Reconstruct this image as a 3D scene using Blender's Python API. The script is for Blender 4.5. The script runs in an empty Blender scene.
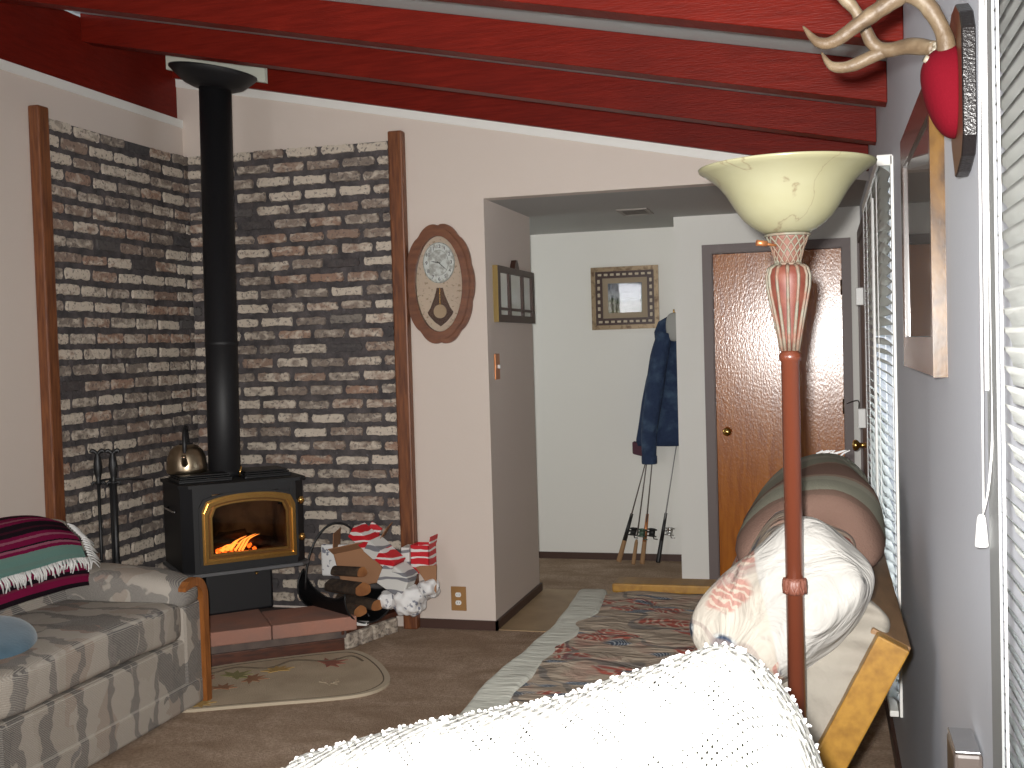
import bpy, bmesh, math, random
from mathutils import Vector, Matrix, noise
random.seed(7)
PI = math.pi
SC = bpy.context.scene
COL = SC.collection

# ------------------------------------------------------------------ materials
def nodes_of(m):
    m.use_nodes = True
    return m.node_tree.nodes, m.node_tree.links, m.node_tree.nodes['Principled BSDF']

def rgba(c): return (c[0], c[1], c[2], 1)

def mat(name, col, rough=.6, metal=0, bump=None, var=None, spec=.5, coat=0, stretch=(1, 1, 1), sheen=0, trans=0, emit=None):
    """bump=(scale,strength,distance) ; var=(scale,col2,lo,hi)"""
    m = bpy.data.materials.new(name); N, L, P = nodes_of(m)
    P.inputs['Base Color'].default_value = rgba(col)
    P.inputs['Roughness'].default_value = rough
    P.inputs['Metallic'].default_value = metal
    P.inputs['Specular IOR Level'].default_value = spec
    P.inputs['Coat Weight'].default_value = coat
    P.inputs['Coat Roughness'].default_value = .08
    P.inputs['Sheen Weight'].default_value = sheen
    P.inputs['Transmission Weight'].default_value = trans
    if emit:
        P.inputs['Emission Color'].default_value = rgba(emit[0]); P.inputs['Emission Strength'].default_value = emit[1]
    tc = N.new('ShaderNodeTexCoord'); mp = N.new('ShaderNodeMapping'); mp.inputs['Scale'].default_value = stretch
    L.new(tc.outputs['Object'], mp.inputs['Vector'])
    if var:
        n = N.new('ShaderNodeTexNoise'); n.inputs['Scale'].default_value = var[0]; n.inputs['Detail'].default_value = 5
        L.new(mp.outputs[0], n.inputs['Vector'])
        r = N.new('ShaderNodeValToRGB'); r.color_ramp.elements[0].position = var[2]; r.color_ramp.elements[1].position = var[3]
        r.color_ramp.elements[0].color = rgba(col); r.color_ramp.elements[1].color = rgba(var[1])
        L.new(n.outputs['Fac'], r.inputs[0]); L.new(r.outputs[0], P.inputs['Base Color'])
    if bump:
        n = N.new('ShaderNodeTexNoise'); n.inputs['Scale'].default_value = bump[0]; n.inputs['Detail'].default_value = 4
        L.new(mp.outputs[0], n.inputs['Vector'])
        b = N.new('ShaderNodeBump'); b.inputs['Strength'].default_value = bump[1]; b.inputs['Distance'].default_value = bump[2]
        L.new(n.outputs['Fac'], b.inputs['Height']); L.new(b.outputs[0], P.inputs['Normal'])
        L.new(b.outputs[0], P.inputs['Coat Normal'])
    return m

class G:
    """small node graph helper"""
    def __init__(s, name, rough=.8, spec=.3):
        s.m = bpy.data.materials.new(name); s.N, s.L, s.P = nodes_of(s.m)
        s.P.inputs['Roughness'].default_value = rough; s.P.inputs['Specular IOR Level'].default_value = spec
        s.tc = s.N.new('ShaderNodeTexCoord').outputs['Object']
    def put(s, sock, v):
        if isinstance(v, bpy.types.NodeSocket): s.L.new(v, sock)
        elif isinstance(v, (tuple, list)) and len(v) == 3 and sock.type == 'RGBA': sock.default_value = rgba(v)
        else: sock.default_value = v
    def mp(s, sc=(1, 1, 1), rot=(0, 0, 0), loc=(0, 0, 0), vec=None):
        n = s.N.new('ShaderNodeMapping'); n.inputs['Scale'].default_value = sc; n.inputs['Rotation'].default_value = rot
        n.inputs['Location'].default_value = loc; s.L.new(vec or s.tc, n.inputs[0]); return n.outputs[0]
    def noise(s, scale, vec=None, detail=4, dist=0, out='Fac'):
        n = s.N.new('ShaderNodeTexNoise'); n.inputs['Scale'].default_value = scale; n.inputs['Detail'].default_value = detail
        n.inputs['Distortion'].default_value = dist; s.L.new(vec or s.tc, n.inputs['Vector']); return n.outputs[out]
    def vor(s, scale, vec=None, out='Color', feature='F1', rand=1):
        n = s.N.new('ShaderNodeTexVoronoi'); n.feature = feature; n.inputs['Scale'].default_value = scale
        n.inputs['Randomness'].default_value = rand; s.L.new(vec or s.tc, n.inputs['Vector']); return n.outputs[out]
    def wave(s, scale, vec=None, dist=0, axis='X', kind='BANDS', dscale=1, prof='SIN'):
        n = s.N.new('ShaderNodeTexWave'); n.wave_type = kind; n.inputs['Scale'].default_value = scale; n.wave_profile = prof
        if kind == 'BANDS': n.bands_direction = axis
        n.inputs['Distortion'].default_value = dist; n.inputs['Detail Scale'].default_value = dscale
        s.L.new(vec or s.tc, n.inputs['Vector']); return n.outputs['Fac']
    def ramp(s, f, stops, const=False):
        n = s.N.new('ShaderNodeValToRGB'); cr = n.color_ramp
        if const: cr.interpolation = 'CONSTANT'
        while len(cr.elements) < len(stops): cr.elements.new(.5)
        for e, (p, c) in zip(cr.elements, stops):
            e.position = p; e.color = rgba(c) if isinstance(c, (tuple, list)) else (c, c, c, 1)
        s.L.new(f, n.inputs[0]); return n.outputs[0]
    def mix(s, f, a, b, mode='MIX'):
        n = s.N.new('ShaderNodeMix'); n.data_type = 'RGBA'; n.blend_type = mode
        s.put(n.inputs[0], f); s.put(n.inputs[6], a); s.put(n.inputs[7], b); return n.outputs[2]
    def math(s, op, a, b=0, c=0):
        n = s.N.new('ShaderNodeMath'); n.operation = op; s.put(n.inputs[0], a); s.put(n.inputs[1], b); s.put(n.inputs[2], c); return n.outputs[0]
    def sep(s, vec=None):
        n = s.N.new('ShaderNodeSeparateXYZ'); s.L.new(vec or s.tc, n.inputs[0]); return n.outputs
    def attr(s, name):
        n = s.N.new('ShaderNodeAttribute'); n.attribute_name = name; return n.outputs['Color']
    def bump(s, h, strength=.5, dist=.01):
        n = s.N.new('ShaderNodeBump'); n.inputs['Strength'].default_value = strength; n.inputs['Distance'].default_value = dist
        s.L.new(h, n.inputs['Height']); s.L.new(n.outputs[0], s.P.inputs['Normal']); return s
    def col(s, c): s.put(s.P.inputs['Base Color'], c); return s

M = {}
M['wall'] = mat('painted_plaster_beige', (.66, .57, .505), .75, bump=(60, .15, .003))
M['wall_left'] = M['wall']
M['wall_hall'] = mat('painted_plaster_pale', (.82, .81, .765), .75, bump=(60, .12, .003))
M['wall_right'] = mat('painted_plaster_grey_blue', (.55, .57, .62), .6, bump=(70, .2, .003))
M['trim_white'] = mat('white_moulding_paint', (.80, .79, .75), .5, bump=(30, .05, .002))
M['ceiling'] = mat('white_ceiling_board', (.46, .5, .49), .8, bump=(80, .2, .003))
M['ceil_hall'] = mat('hall_ceiling_paint', (.42, .41, .39), .85, bump=(80, .2, .003))
M['base'] = mat('dark_brown_baseboard', (.06, .028, .02), .45)
M['black'] = mat('black_stove_paint', (.006, .006, .0075), .55, bump=(120, .15, .002))
M['iron'] = mat('black_wrought_iron', (.012, .012, .013), .45, bump=(60, .3, .003))
M['brass'] = mat('polished_brass', (.80, .50, .16), .22, 1)
M['gold'] = mat('gold_plated_trim', (.85, .52, .17), .25, 1, bump=(40, .1, .002))
M['steel'] = mat('brushed_steel', (.50, .40, .28), .3, 1, bump=(8, .1, .002), stretch=(1, 1, 30))
M['chrome'] = mat('grey_metal', (.6, .6, .6), .25, 1)
M['white_plastic'] = mat('white_plastic', (.78, .78, .76), .4)
M['dark'] = mat('dark_void', (.01, .01, .01), .9)
M['mauve'] = mat('mauve_grey_door_trim', (.16, .125, .12), .5, bump=(20, .1, .002))
M['cream'] = mat('cream_cotton', (.26, .24, .20), .9, bump=(16, .6, .014), var=(6, (.22, .195, .165), .3, .7))
M['whitecloth'] = mat('white_cotton', (.40, .385, .36), .9, bump=(14, .5, .01))
M['band'] = mat('pale_grey_cotton_band', (.50, .50, .44), .9, bump=(10, .6, .012), stretch=(1, 3, 1))
M['pine'] = mat('golden_pine', (.30, .155, .022), .4, bump=(30, .1, .002), var=(14, (.20, .095, .012), .35, .7), stretch=(3, .6, 3))
M['pinedark'] = mat('golden_pine_back_rail', (.22, .12, .05), .5, bump=(30, .1, .002), var=(14, (.15, .08, .03), .35, .7), stretch=(3, .6, 3))
M['oak'] = mat('orange_oak', (.34, .12, .028), .4, bump=(40, .1, .002), var=(18, (.20, .065, .014), .35, .75), stretch=(4, 4, .5))
M['trimwood'] = mat('red_brown_wood', (.22, .075, .025), .45, bump=(40, .1, .002), var=(14, (.10, .03, .012), .35, .7), stretch=(6, 6, .6))
M['hearthwood'] = mat('dark_red_hearth_wood', (.11, .035, .018), .4, bump=(30, .15, .003), var=(12, (.045, .018, .012), .35, .7), stretch=(1, 1, 6))
M['walnut'] = mat('carved_walnut', (.20, .072, .030), .38, bump=(25, .1, .003), var=(10, (.12, .04, .017), .35, .7), stretch=(1, 1, 4))
M['velvet'] = mat('red_velvet', (.105, .002, .007), .9, spec=.1, sheen=0, bump=(200, .3, .002))
M['plaque'] = mat('dark_plaque_edge', (.008, .006, .006), .3, bump=(260, .4, .003))
M['plaqueface'] = mat('plaque_brown_wood', (.11, .035, .014), .4)
M['bark'] = mat('split_log_bark', (.035, .022, .015), .9, bump=(50, .8, .01), var=(20, (.08, .05, .03), .4, .7))
M['logend'] = mat('cut_log_wood', (.40, .17, .055), .8, bump=(60, .3, .003), var=(12, (.22, .08, .025), .4, .7))
M['red_card'] = mat('red_printed_card', (.62, .02, .025), .5)
M['white_card'] = mat('white_printed_card', (.75, .73, .70), .6, var=(30, (.35, .36, .40), .62, .66))
M['brown_card'] = mat('brown_cardboard', (.32, .16, .08), .8)
M['paper'] = None
M['firebrick'] = mat('fire_brick', (.50, .32, .18), .95, bump=(30, .5, .006), var=(5, (.08, .05, .035), .42, .58))
M['ember'] = mat('fire_ember', (.9, .2, .03), .8, emit=((1, .16, .015), 3.0))
M['flame'] = mat('fire_flame', (1, .4, .05), .8, emit=((1, .30, .05), 4))
M['string'] = mat('white_cord', (.8, .79, .77), .7)
M['bluecloth'] = mat('blue_velour', (.085, .16, .22), .9, sheen=.4, bump=(80, .3, .004), var=(12, (.06, .12, .17), .4, .7))
M['denim'] = mat('dark_denim', (.018, .035, .085), .9, bump=(22, 1, .02), var=(12, (.055, .095, .16), .48, .72))
M['maroon'] = mat('maroon_lining', (.09, .035, .05), .9, bump=(60, .4, .004))
M['greycap'] = mat('grey_cap_cloth', (.36, .36, .34), .9, bump=(90, .3, .003))
M['cork'] = mat('cork_handle', (.34, .20, .10), .85, bump=(200, .4, .003))
M['rodblank'] = mat('rod_blank', (.11, .09, .08), .3)
M['glass'] = mat('window_glass', (1, 1, 1), .02, trans=1)
M['linoleum'] = mat('tan_linoleum', (.42, .29, .16), .5, bump=(12, .1, .004), var=(6, (.34, .23, .125), .35, .65))
M['numeral'] = mat('black_ink', (.02, .02, .02), .6)
M['rib'] = mat('ribbed_grey_plastic', (.10, .08, .07), .35)
M['copper'] = mat('copper_knob', (.55, .22, .09), .35, .7)
M['blind_near'] = mat('white_blind_slat', (.72, .73, .70), .45)  # plain white slats, no emission
M['blind_far'] = mat('white_vinyl_slat', (.82, .82, .76), .4, trans=0)

def mk_beam():
    g = G('red_painted_beam', .45, .10)
    v = g.mp((.8, 1, 9)); n = g.noise(9, v, 5)
    big = g.noise(1.7, g.tc, 3)
    c = g.ramp(n, [(.3, (.125, .0085, .0045)), (.7, (.18, .013, .007))])
    c = g.mix(g.ramp(big, [(.45, 0.), (.75, .5)]), c, (.10, .009, .006))
    g.col(c); g.bump(g.noise(26, g.mp((1.2, 1, 9))), .45, .004)
    return g.m
M['beam'] = mk_beam()

def mk_brick():
    g = G('whitewashed_used_brick', .9, .2)
    a = g.attr('brick')          # per brick colour: r wash amount, g hue, b darkness
    s = g.N.new('ShaderNodeSeparateColor'); g.L.new(a, s.inputs[0])
    r, gg, b = s.outputs[0], s.outputs[1], s.outputs[2]
    base = g.mix(gg, (.23, .19, .16), (.32, .20, .145))
    n = g.noise(20, g.mp((1, 1, 1.6)), 7, .6)
    f = g.math('ADD', n, g.math('MULTIPLY', g.math('SUBTRACT', r, .5), .5))
    wash = g.ramp(f, [(.25, 0.), (.50, .95)])
    c = g.mix(wash, base, (.60, .52, .43))
    spots = g.ramp(g.noise(70, None, 3), [(.56, 0.), (.66, .7)])
    c = g.mix(spots, c, (.08, .07, .07))
    c = g.mix(g.ramp(b, [(.90, 0.), (.93, .9)]), c, (.055, .053, .058))
    g.col(c); g.bump(g.noise(60, None, 5), .8, .006)
    return g.m
M['brick'] = mk_brick()
def mk_mortar():
    g = G('dark_grey_mortar', .95, .15)
    c = g.ramp(g.noise(14, None, 6), [(.35, (.06, .055, .057)), (.7, (.12, .105, .105))])
    g.col(c); g.bump(g.noise(50, None, 5), .9, .01)
    return g.m
M['mortar'] = mk_mortar()

def mk_carpet():
    g = G('brown_plush_carpet', 1, .1)
    big = g.noise(3.2, g.mp((1, 1.6, 1)), 6, .8)
    fine = g.noise(95, None, 3)
    c = g.ramp(big, [(.35, (.38, .27, .19)), (.52, (.50, .37, .27)), (.68, (.60, .45, .34))])
    c = g.mix(g.ramp(fine, [(.35, .0), (.65, .55)]), c, (.24, .16, .11))
    dots = g.ramp(g.vor(7, None, 'Distance'), [(.018, (1., 1, 1)), (.024, (0., 0, 0))])
    c = g.mix(dots, c, (.4, .35, .3))
    g.col(c); g.bump(g.noise(160, None, 3), 1, .012)
    return g.m
M['carpet'] = mk_carpet()

def mk_sofa():
    g = G('southwestern_woven_upholstery', .95, .15)
    tc = g.mp((1, 1, 1), (0, 0, 0))
    wob = g.noise(9, None, 2, 0, 'Color')
    n = g.N.new('ShaderNodeVectorMath'); n.operation = 'MULTIPLY_ADD'
    g.L.new(wob, n.inputs[0]); n.inputs[1].default_value = (.16, .16, .16); g.L.new(g.tc, n.inputs[2])
    w = n.outputs[0]
    x, y, z = g.sep()
    cell = g.vor(1.0, g.mp((7, 9, 5.2), vec=w), 'Color', rand=.75)
    s = g.N.new('ShaderNodeSeparateColor'); g.L.new(cell, s.inputs[0])
    c = g.ramp(s.outputs[0], [(0, (.40, .35, .30)), (.25, (.15, .14, .135)), (.38, (.44, .39, .34)), (.55, (.30, .20, .165)), (.66, (.43, .38, .33)), (.8, (.19, .18, .175)), (.9, (.36, .29, .24))], True)
    band = g.wave(2.0, w, 5, 'Y')
    c = g.mix(g.ramp(band, [(.80, 0.), (.86, .8)]), c, (.11, .105, .105))
    lines = g.wave(55, g.mp((1, 1, 1)), .6, 'Z')
    wv = g.noise(110, g.mp((1, 1, 2)), 2)
    lines = g.wave(75, g.mp((1, 1, 1), (0, math.radians(45), 0)), 1.5, 'X', dscale=4)
    c = g.mix(g.ramp(lines, [(.35, 0.), (.75, .6)]), c, (.52, .48, .42))
    g.col(c); g.bump(g.math('ADD', lines, g.noise(120)), .5, .004)
    return g.m
M['sofa'] = mk_sofa()

def mk_serape():
    g = G('striped_serape_wool', .95, .1)
    u = g.attr('stripe'); s = g.N.new('ShaderNodeSeparateColor'); g.L.new(u, s.inputs[0])
    f = g.math('ADD', s.outputs[0], g.math('MULTIPLY', g.math('SUBTRACT', g.noise(60), .5), .02))
    mg = (.36, .018, .10); bk = (.03, .018, .026); pk = (.55, .20, .28); tq = (.28, .50, .44); wh = (.5, .5, .46)
    c = g.ramp(f, [(0, (.16, .20, .18)), (.07, mg), (.13, bk), (.17, mg), (.22, pk), (.25, mg), (.29, bk), (.345, (.10, .02, .04)), (.37, bk), (.42, mg), (.46, pk), (.49, mg),
                   (.56, bk), (.58, pk), (.61, mg), (.66, (.3, .5, .43)), (.72, tq), (.80, (.30, .48, .42)), (.86, tq)], True)
    g.col(c); g.bump(g.noise(200), .6, .003)
    return g.m
M['serape'] = mk_serape()
def mk_serape2():
    g = G('magenta_serape_wool', .95, .1)
    u = g.attr('stripe'); s = g.N.new('ShaderNodeSeparateColor'); g.L.new(u, s.inputs[0])
    mg = (.38, .02, .10); bk = (.03, .018, .026)
    c = g.ramp(s.outputs[0], [(0, mg), (.5, bk), (.6, (.3, .05, .1)), (.66, mg), (.85, bk)], True)
    g.col(c); return g.m
M['serape2'] = mk_serape2()

def mk_shell(light):
    g = G('shell_print_cotton_light' if light else 'shell_print_cotton', .65, .35)
    wob = g.noise(5, None, 2, 0, 'Color')
    n = g.N.new('ShaderNodeVectorMath'); n.operation = 'MULTIPLY_ADD'
    g.L.new(wob, n.inputs[0]); n.inputs[1].default_value = (.18, .18, .18); g.L.new(g.tc, n.inputs[2]); w = n.outputs[0]
    if light: base = g.ramp(g.noise(6, w), [(.4, (.43, .395, .34)), (.7, (.30, .26, .22))])
    else: base = g.ramp(g.noise(7, w, 5), [(.35, (.27, .215, .165)), (.55, (.38, .31, .24)), (.75, (.32, .18, .14))])
    v = g.mp((1.0, 1.7, 1.3), (0, 0, .5), vec=w)
    def rnd(sc, vec):
        o = g.vor(sc, vec, 'Color'); s = g.N.new('ShaderNodeSeparateColor'); g.L.new(o, s.inputs[0]); return s.outputs
    # red shells : blobs with radiating ribs
    sc = 5.0
    d = g.vor(sc, v, 'Distance'); cc = rnd(sc, v)
    ribs = g.wave(16, v, 6, 'DIAGONAL', dscale=1.5)
    red = g.ramp(ribs, [(.3, (.30, .065, .045)), (.62, (.32, .11, .08)), (.82, (.44, .33, .26))])
    m1 = g.math('MULTIPLY', g.ramp(d, [(.44, 1.), (.52, 0.)]), g.ramp(cc[0], [(.42, 0.), (.44, 1.)]))
    if light: m1 = g.math('MULTIPLY', m1, .6)
    c = g.mix(m1, base, red)
    v2 = g.mp((1.5, 3.2, 2.2), (0, 0, -.5), (3, 1, 2), vec=w)
    d2 = g.vor(4.2, v2, 'Distance'); c2 = rnd(4.2, v2)
    blue = g.ramp(g.wave(14, v2, 4, 'X'), [(.3, (.035, .05, .085)), (.7, (.09, .12, .15)), (.9, (.35, .38, .4))])
    m2 = g.math('MULTIPLY', g.ramp(d2, [(.28, 1.), (.4, 0.)]), g.ramp(c2[1], [(.40 if light else .52, 0.), (.42 if light else .54, 1.)]))
    c = g.mix(m2, c, blue)
    stem = g.ramp(g.wave(2.2, w, 7, 'DIAGONAL', dscale=1.3), [(.93, 0.), (.97, .6)])
    c = g.mix(stem, c, (.07, .075, .085) if not light else (.25, .2, .18))
    if light:      # print stops at a seam; the rest of the sham is plain white
        x, y, z = g.sep()
        e = g.math('ADD', g.math('ADD', x, g.math('MULTIPLY', z, .25)), g.math('MULTIPLY', g.noise(4), .03))
        c = g.mix(g.ramp(g.math('ADD', e, .5), [(.528, 0.), (.532, 1.)]), c, (.40, .385, .36))
    g.col(c); g.bump(g.noise(7, g.mp((1, 2.2, 1)), 4, 1.2), .8, .03)
    return g.m
M['shell'] = mk_shell(False); M['shell_light'] = mk_shell(True)

def mk_stripe():
    g = G('green_brown_striped_blanket', .95, .1)
    x, y, z = g.sep()
    f = g.math('ADD', g.math('ADD', y, g.math('MULTIPLY', z, .55)), g.math('MULTIPLY', g.math('SUBTRACT', g.noise(3), .5), .10))
    gr = (.21, .205, .16); br = (.17, .105, .082); lb = (.25, .18, .135)
    # object origin sits mid-length of the fold
    f2 = g.math('ADD', g.math('MULTIPLY', f, 1.0), .5)
    c = g.ramp(f2, [(0, br), (.12, (.14, .09, .07)), (.15, gr), (.25, (.25, .24, .19)), (.30, lb), (.33, br), (.52, lb), (.55, gr), (.72, (.27, .255, .205)), (.80, gr), (.9, (.24, .22, .17))], True)
    g.col(c); g.bump(g.noise(180), .6, .004)
    return g.m
M['stripeblanket'] = mk_stripe()

def mk_knit():
    g = G('white_crochet_yarn', .95, .1)
    x, y, z = g.sep(g.attr('knit'))
    a = g.math('SINE', g.math('MULTIPLY', x, 300)); b = g.math('SINE', g.math('MULTIPLY', y, 300))
    h = g.math('MULTIPLY', a, b)
    rib = g.math('SINE', g.math('MULTIPLY', x, 108))
    hh = g.math('ADD', h, g.math('MULTIPLY', rib, .6))
    a2 = g.math('SINE', g.math('MULTIPLY', x, 620))
    gap_shade = g.ramp(g.math('MULTIPLY', g.math('MULTIPLY', a2, g.math('SINE', g.math('MULTIPLY', y, 420))), g.noise(30)), [(.40, 0.), (.48, 1.)])
    c = g.mix(gap_shade, (.70, .69, .66), (.022, .021, .017))  # dark colour stands in for the shade in the stitch gaps
    g.col(c); g.bump(hh, .5, .003)
    return g.m
M['knit'] = mk_knit()
M['yarn'] = mat('white_yarn', (.70, .69, .67), .95)

def mk_alabaster():
    g = G('veined_alabaster_glass', .28, .5)
    x, y, z = g.sep()
    e = g.noise(2.6, g.mp((1, 1, .8), (.3, .2, .5), (1.7, .4, 0)), 6, .9)
    vein = g.ramp(g.math('ABSOLUTE', g.math('SUBTRACT', e, .5)), [(.0, .6), (.006, 0.)])
    c = g.ramp(g.noise(6, None, 4), [(.3, (.265, .25, .145)), (.7, (.30, .29, .19))])
    c = g.mix(vein, c, (.14, .09, .05))
    g.col(c); g.P.inputs['Coat Weight'].default_value = 0
    return g.m
M['alabaster'] = mk_alabaster()
M['pole'] = mat('cherry_bronze_pole', (.13, .034, .017), .3, bump=(60, .1, .002), spec=.6, coat=.3)
def mk_urn():
    g = G('weathered_ribbed_bronze', .5, .5)
    c = g.ramp(g.noise(30, None, 5), [(.4, (.13, .03, .02)), (.62, (.16, .05, .032))])
    g.col(c); return g.m
M['urn'] = mk_urn()
M['verdigris'] = mat('verdigris_green', (.17, .16, .12), .6, bump=(90, .6, .004), var=(30, (.19, .09, .06), .4, .7))

def mk_door():
    g = G('varnished_mahogany_veneer', .2, .9)
    v = g.mp((9, 9, .9)); n = g.noise(5, v, 6, .6)
    c = g.ramp(n, [(.3, (.32, .085, .006)), (.5, (.42, .125, .010)), (.72, (.50, .165, .016))])
    g.col(c)
    fb = g.noise(60, g.mp((2.0, 1, .9)), 3)
    g.bump(fb, .42, .0018)
    return g.m
M['door'] = mk_door()
def mk_burl():
    g = G('amber_burl_frame', .2, .6)
    c = g.ramp(g.noise(16, g.mp((1, 1, .5)), 6, 1), [(.35, (.018, .007, .002)), (.5, (.085, .038, .005)), (.7, (.14, .068, .010))])
    g.col(c); g.bump(g.noise(150), .12, .001)
    return g.m
M['burl'] = mk_burl()
M['dkframe'] = mat('dark_mahogany_frame', (.055, .024, .016), .25, coat=.4)
def mk_print(kind):
    g = G('printed_landscape_' + kind, .35, .5)
    x, y, z = g.sep()
    n = g.noise(18, None, 5)
    h = g.math('ADD', z, g.math('MULTIPLY', n, .10))
    if kind == 'hall':
        c = g.ramp(g.math('ADD', g.math('MULTIPLY', h, 3.5), .42), [(.1, (.30, .22, .12)), (.3, (.16, .17, .07)), (.42, (.32, .31, .25)), (.52, (.14, .17, .10)), (.6, (.38, .42, .45)), (.85, (.2, .23, .28))])
    elif kind == 'sepia':
        c = g.ramp(g.math('ADD', g.math('MULTIPLY', h, 1.2), .45), [(.2, (.10, .06, .03)), (.5, (.14, .09, .05)), (.56, (.06, .05, .035)), (.62, (.20, .19, .17)), (.9, (.10, .11, .11))])
    else:
        c = g.ramp(g.math('ADD', g.math('MULTIPLY', h, 4), .5), [(.1, (.75, .64, .40)), (.4, (.70, .74, .52)), (.55, (.5, .6, .52)), (.7, (.80, .84, .76))])  # pane colours lightened to stand in for light reflected by the glass
    g.col(c); g.P.inputs['Coat Weight'].default_value = 1; g.P.inputs['Coat Roughness'].default_value = .03
    return g.m
M['print_hall'] = mk_print('hall'); M['print_side'] = mk_print('panes'); M['print_sepia'] = mk_print('sepia')
M['framegold'] = mat('antique_gilt_frame', (.30, .22, .13), .35, .3, bump=(60, .4, .003), var=(30, (.12, .07, .035), .5, .7))
M['framebrown'] = mat('dark_brown_frame', (.045, .018, .012), .4)
M['bead'] = mat('pale_bead_inlay', (.55, .46, .34), .3)
M['dialgold'] = mat('cream_dial_print', (.70, .56, .42), .4, var=(60, (.45, .32, .2), .58, .64))
M['dial'] = mat('silver_dial', (.85, .88, .84), .3, .0, var=(40, (.5, .5, .45), .45, .6), spec=.8)  # dial colour brightened to carry the reflection on the clock glass
M['dial2'] = mat('clock_dial_ring', (.45, .47, .42), .35, var=(90, (.25, .27, .22), .5, .6))
M['clockback'] = mat('dark_wood_recess', (.09, .035, .015), .5)
M['slab'] = mat('red_concrete_slab', (.42, .19, .13), .85, bump=(60, .4, .004), var=(5, (.30, .17, .135), .4, .7))
M['flag'] = mat('dark_hearth_flagstone', (.075, .055, .05), .7, bump=(20, .5, .008), var=(7, (.14, .10, .08), .45, .7))
M['rug'] = mat('beige_hearth_mat', (.52, .42, .30), 1, bump=(160, .8, .006), var=(5, (.42, .33, .23), .35, .65))
M['rugedge'] = mat('tan_mat_binding', (.50, .42, .31), 1, bump=(160, .8, .004))
M['rugline'] = mat('brown_mat_line', (.12, .09, .06), 1)
for nm, c in dict(leafred=(.26, .09, .06), leafgold=(.42, .27, .09), leafgreen=(.24, .22, .09), leafbrown=(.30, .15, .08)).items():
    M[nm] = mat(nm + '_wool', c, 1, bump=(160, .8, .004))
def mk_antler():
    g = G('weathered_antler_bone', .5, .4)
    c = g.ramp(g.noise(16, g.mp((1, 1, 1)), 6, .6), [(.3, (.055, .033, .018)), (.5, (.115, .078, .045)), (.72, (.20, .155, .10))])
    g.col(c); g.bump(g.noise(60, None, 5), .6, .004); return g.m
M['antler'] = mk_antler()
M['antlertip'] = mat('ivory_antler_tip', (.24, .21, .16), .4)
M['news'] = mat('newspaper_print', (.80, .79, .78), .8, var=(24, (.22, .23, .28), .60, .64))

# ------------------------------------------------------------------ mesh helpers (world space authoring)
def NB(): return bmesh.new()
def tagprops(o, label=None, cat=None, group=None, kind=None):
    if label: o['label'] = label
    if cat: o['category'] = cat
    if group: o['group'] = group
    if kind: o['kind'] = kind
    return o
def rootloc(p):
    v = Vector((0, 0, 0))
    while p: v += p.location; p = p.parent
    return v
def obj(name, bm, m, parent=None, smooth=False, mods=None):
    """link ONE mesh object; vertices are authored in world space"""
    if parent: off = rootloc(parent)
    else:
        xs = [v.co for v in bm.verts]
        off = Vector(((min(c.x for c in xs) + max(c.x for c in xs)) / 2, (min(c.y for c in xs) + max(c.y for c in xs)) / 2, min(c.z for c in xs)))
    for v in bm.verts: v.co -= off
    me = bpy.data.meshes.new(name); bm.to_mesh(me); bm.free()
    for x in (m if isinstance(m, (list, tuple)) else [m]): me.materials.append(x)
    if smooth:
        for p in me.polygons: p.use_smooth = True
    o = bpy.data.objects.new(name, me); COL.objects.link(o)
    if parent: o.parent = parent
    else: o.location = off
    return o
def thing(name, label, cat, loc, group=None):
    o = bpy.data.objects.new(name, None); COL.objects.link(o); o.location = loc; o.empty_display_size = .1
    return tagprops(o, label, cat, group)
def solo(name, bm, m, label, cat, group=None, smooth=False):
    return tagprops(obj(name, bm, m, None, smooth), label, cat, group)
def struct(name, bm, m, parent=None, smooth=False):
    o = obj(name, bm, m, parent, smooth)
    if not parent: o['kind'] = 'structure'
    return o
def orient(bm):
    bmesh.ops.recalc_face_normals(bm, faces=bm.faces[:])
def box(bm, a, b, mi=0, bev=0, T=None):
    """axis box from corner a to b, optional transform T of the verts"""
    P = [(x, y, z) for z in (a[2], b[2]) for y in (a[1], b[1]) for x in (a[0], b[0])]
    vs = [bm.verts.new(p) for p in P]
    F = [(0, 2, 3, 1), (4, 5, 7, 6), (0, 1, 5, 4), (2, 6, 7, 3), (0, 4, 6, 2), (1, 3, 7, 5)]
    fs = []
    for f in F:
        q = bm.faces.new([vs[i] for i in f]); q.material_index = mi; fs.append(q)
    if bev:
        es = set(e for f in fs for e in f.edges)
        r = bmesh.ops.bevel(bm, geom=list(es), offset=bev, segments=2, affect='EDGES', profile=.5)
        vs = list(set(v for f in r['faces'] for v in f.verts) | set(v for v in vs if v.is_valid))
    if T:
        for v in vs: v.co = T(v.co)
    return vs
def prism(bm, pts, thick, T, mi=0):
    """polygon pts (a,b) extruded 0..thick; T maps (a,b,c)->world"""
    lo = [bm.verts.new(T((a, b, 0))) for a, b in pts]; hi = [bm.verts.new(T((a, b, thick))) for a, b in pts]
    n = len(pts); fs = [bm.faces.new(lo[::-1]), bm.faces.new(hi)]
    for i in range(n): fs.append(bm.faces.new([lo[i], lo[(i + 1) % n], hi[(i + 1) % n], hi[i]]))
    for f in fs: f.material_index = mi
    return fs
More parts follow.
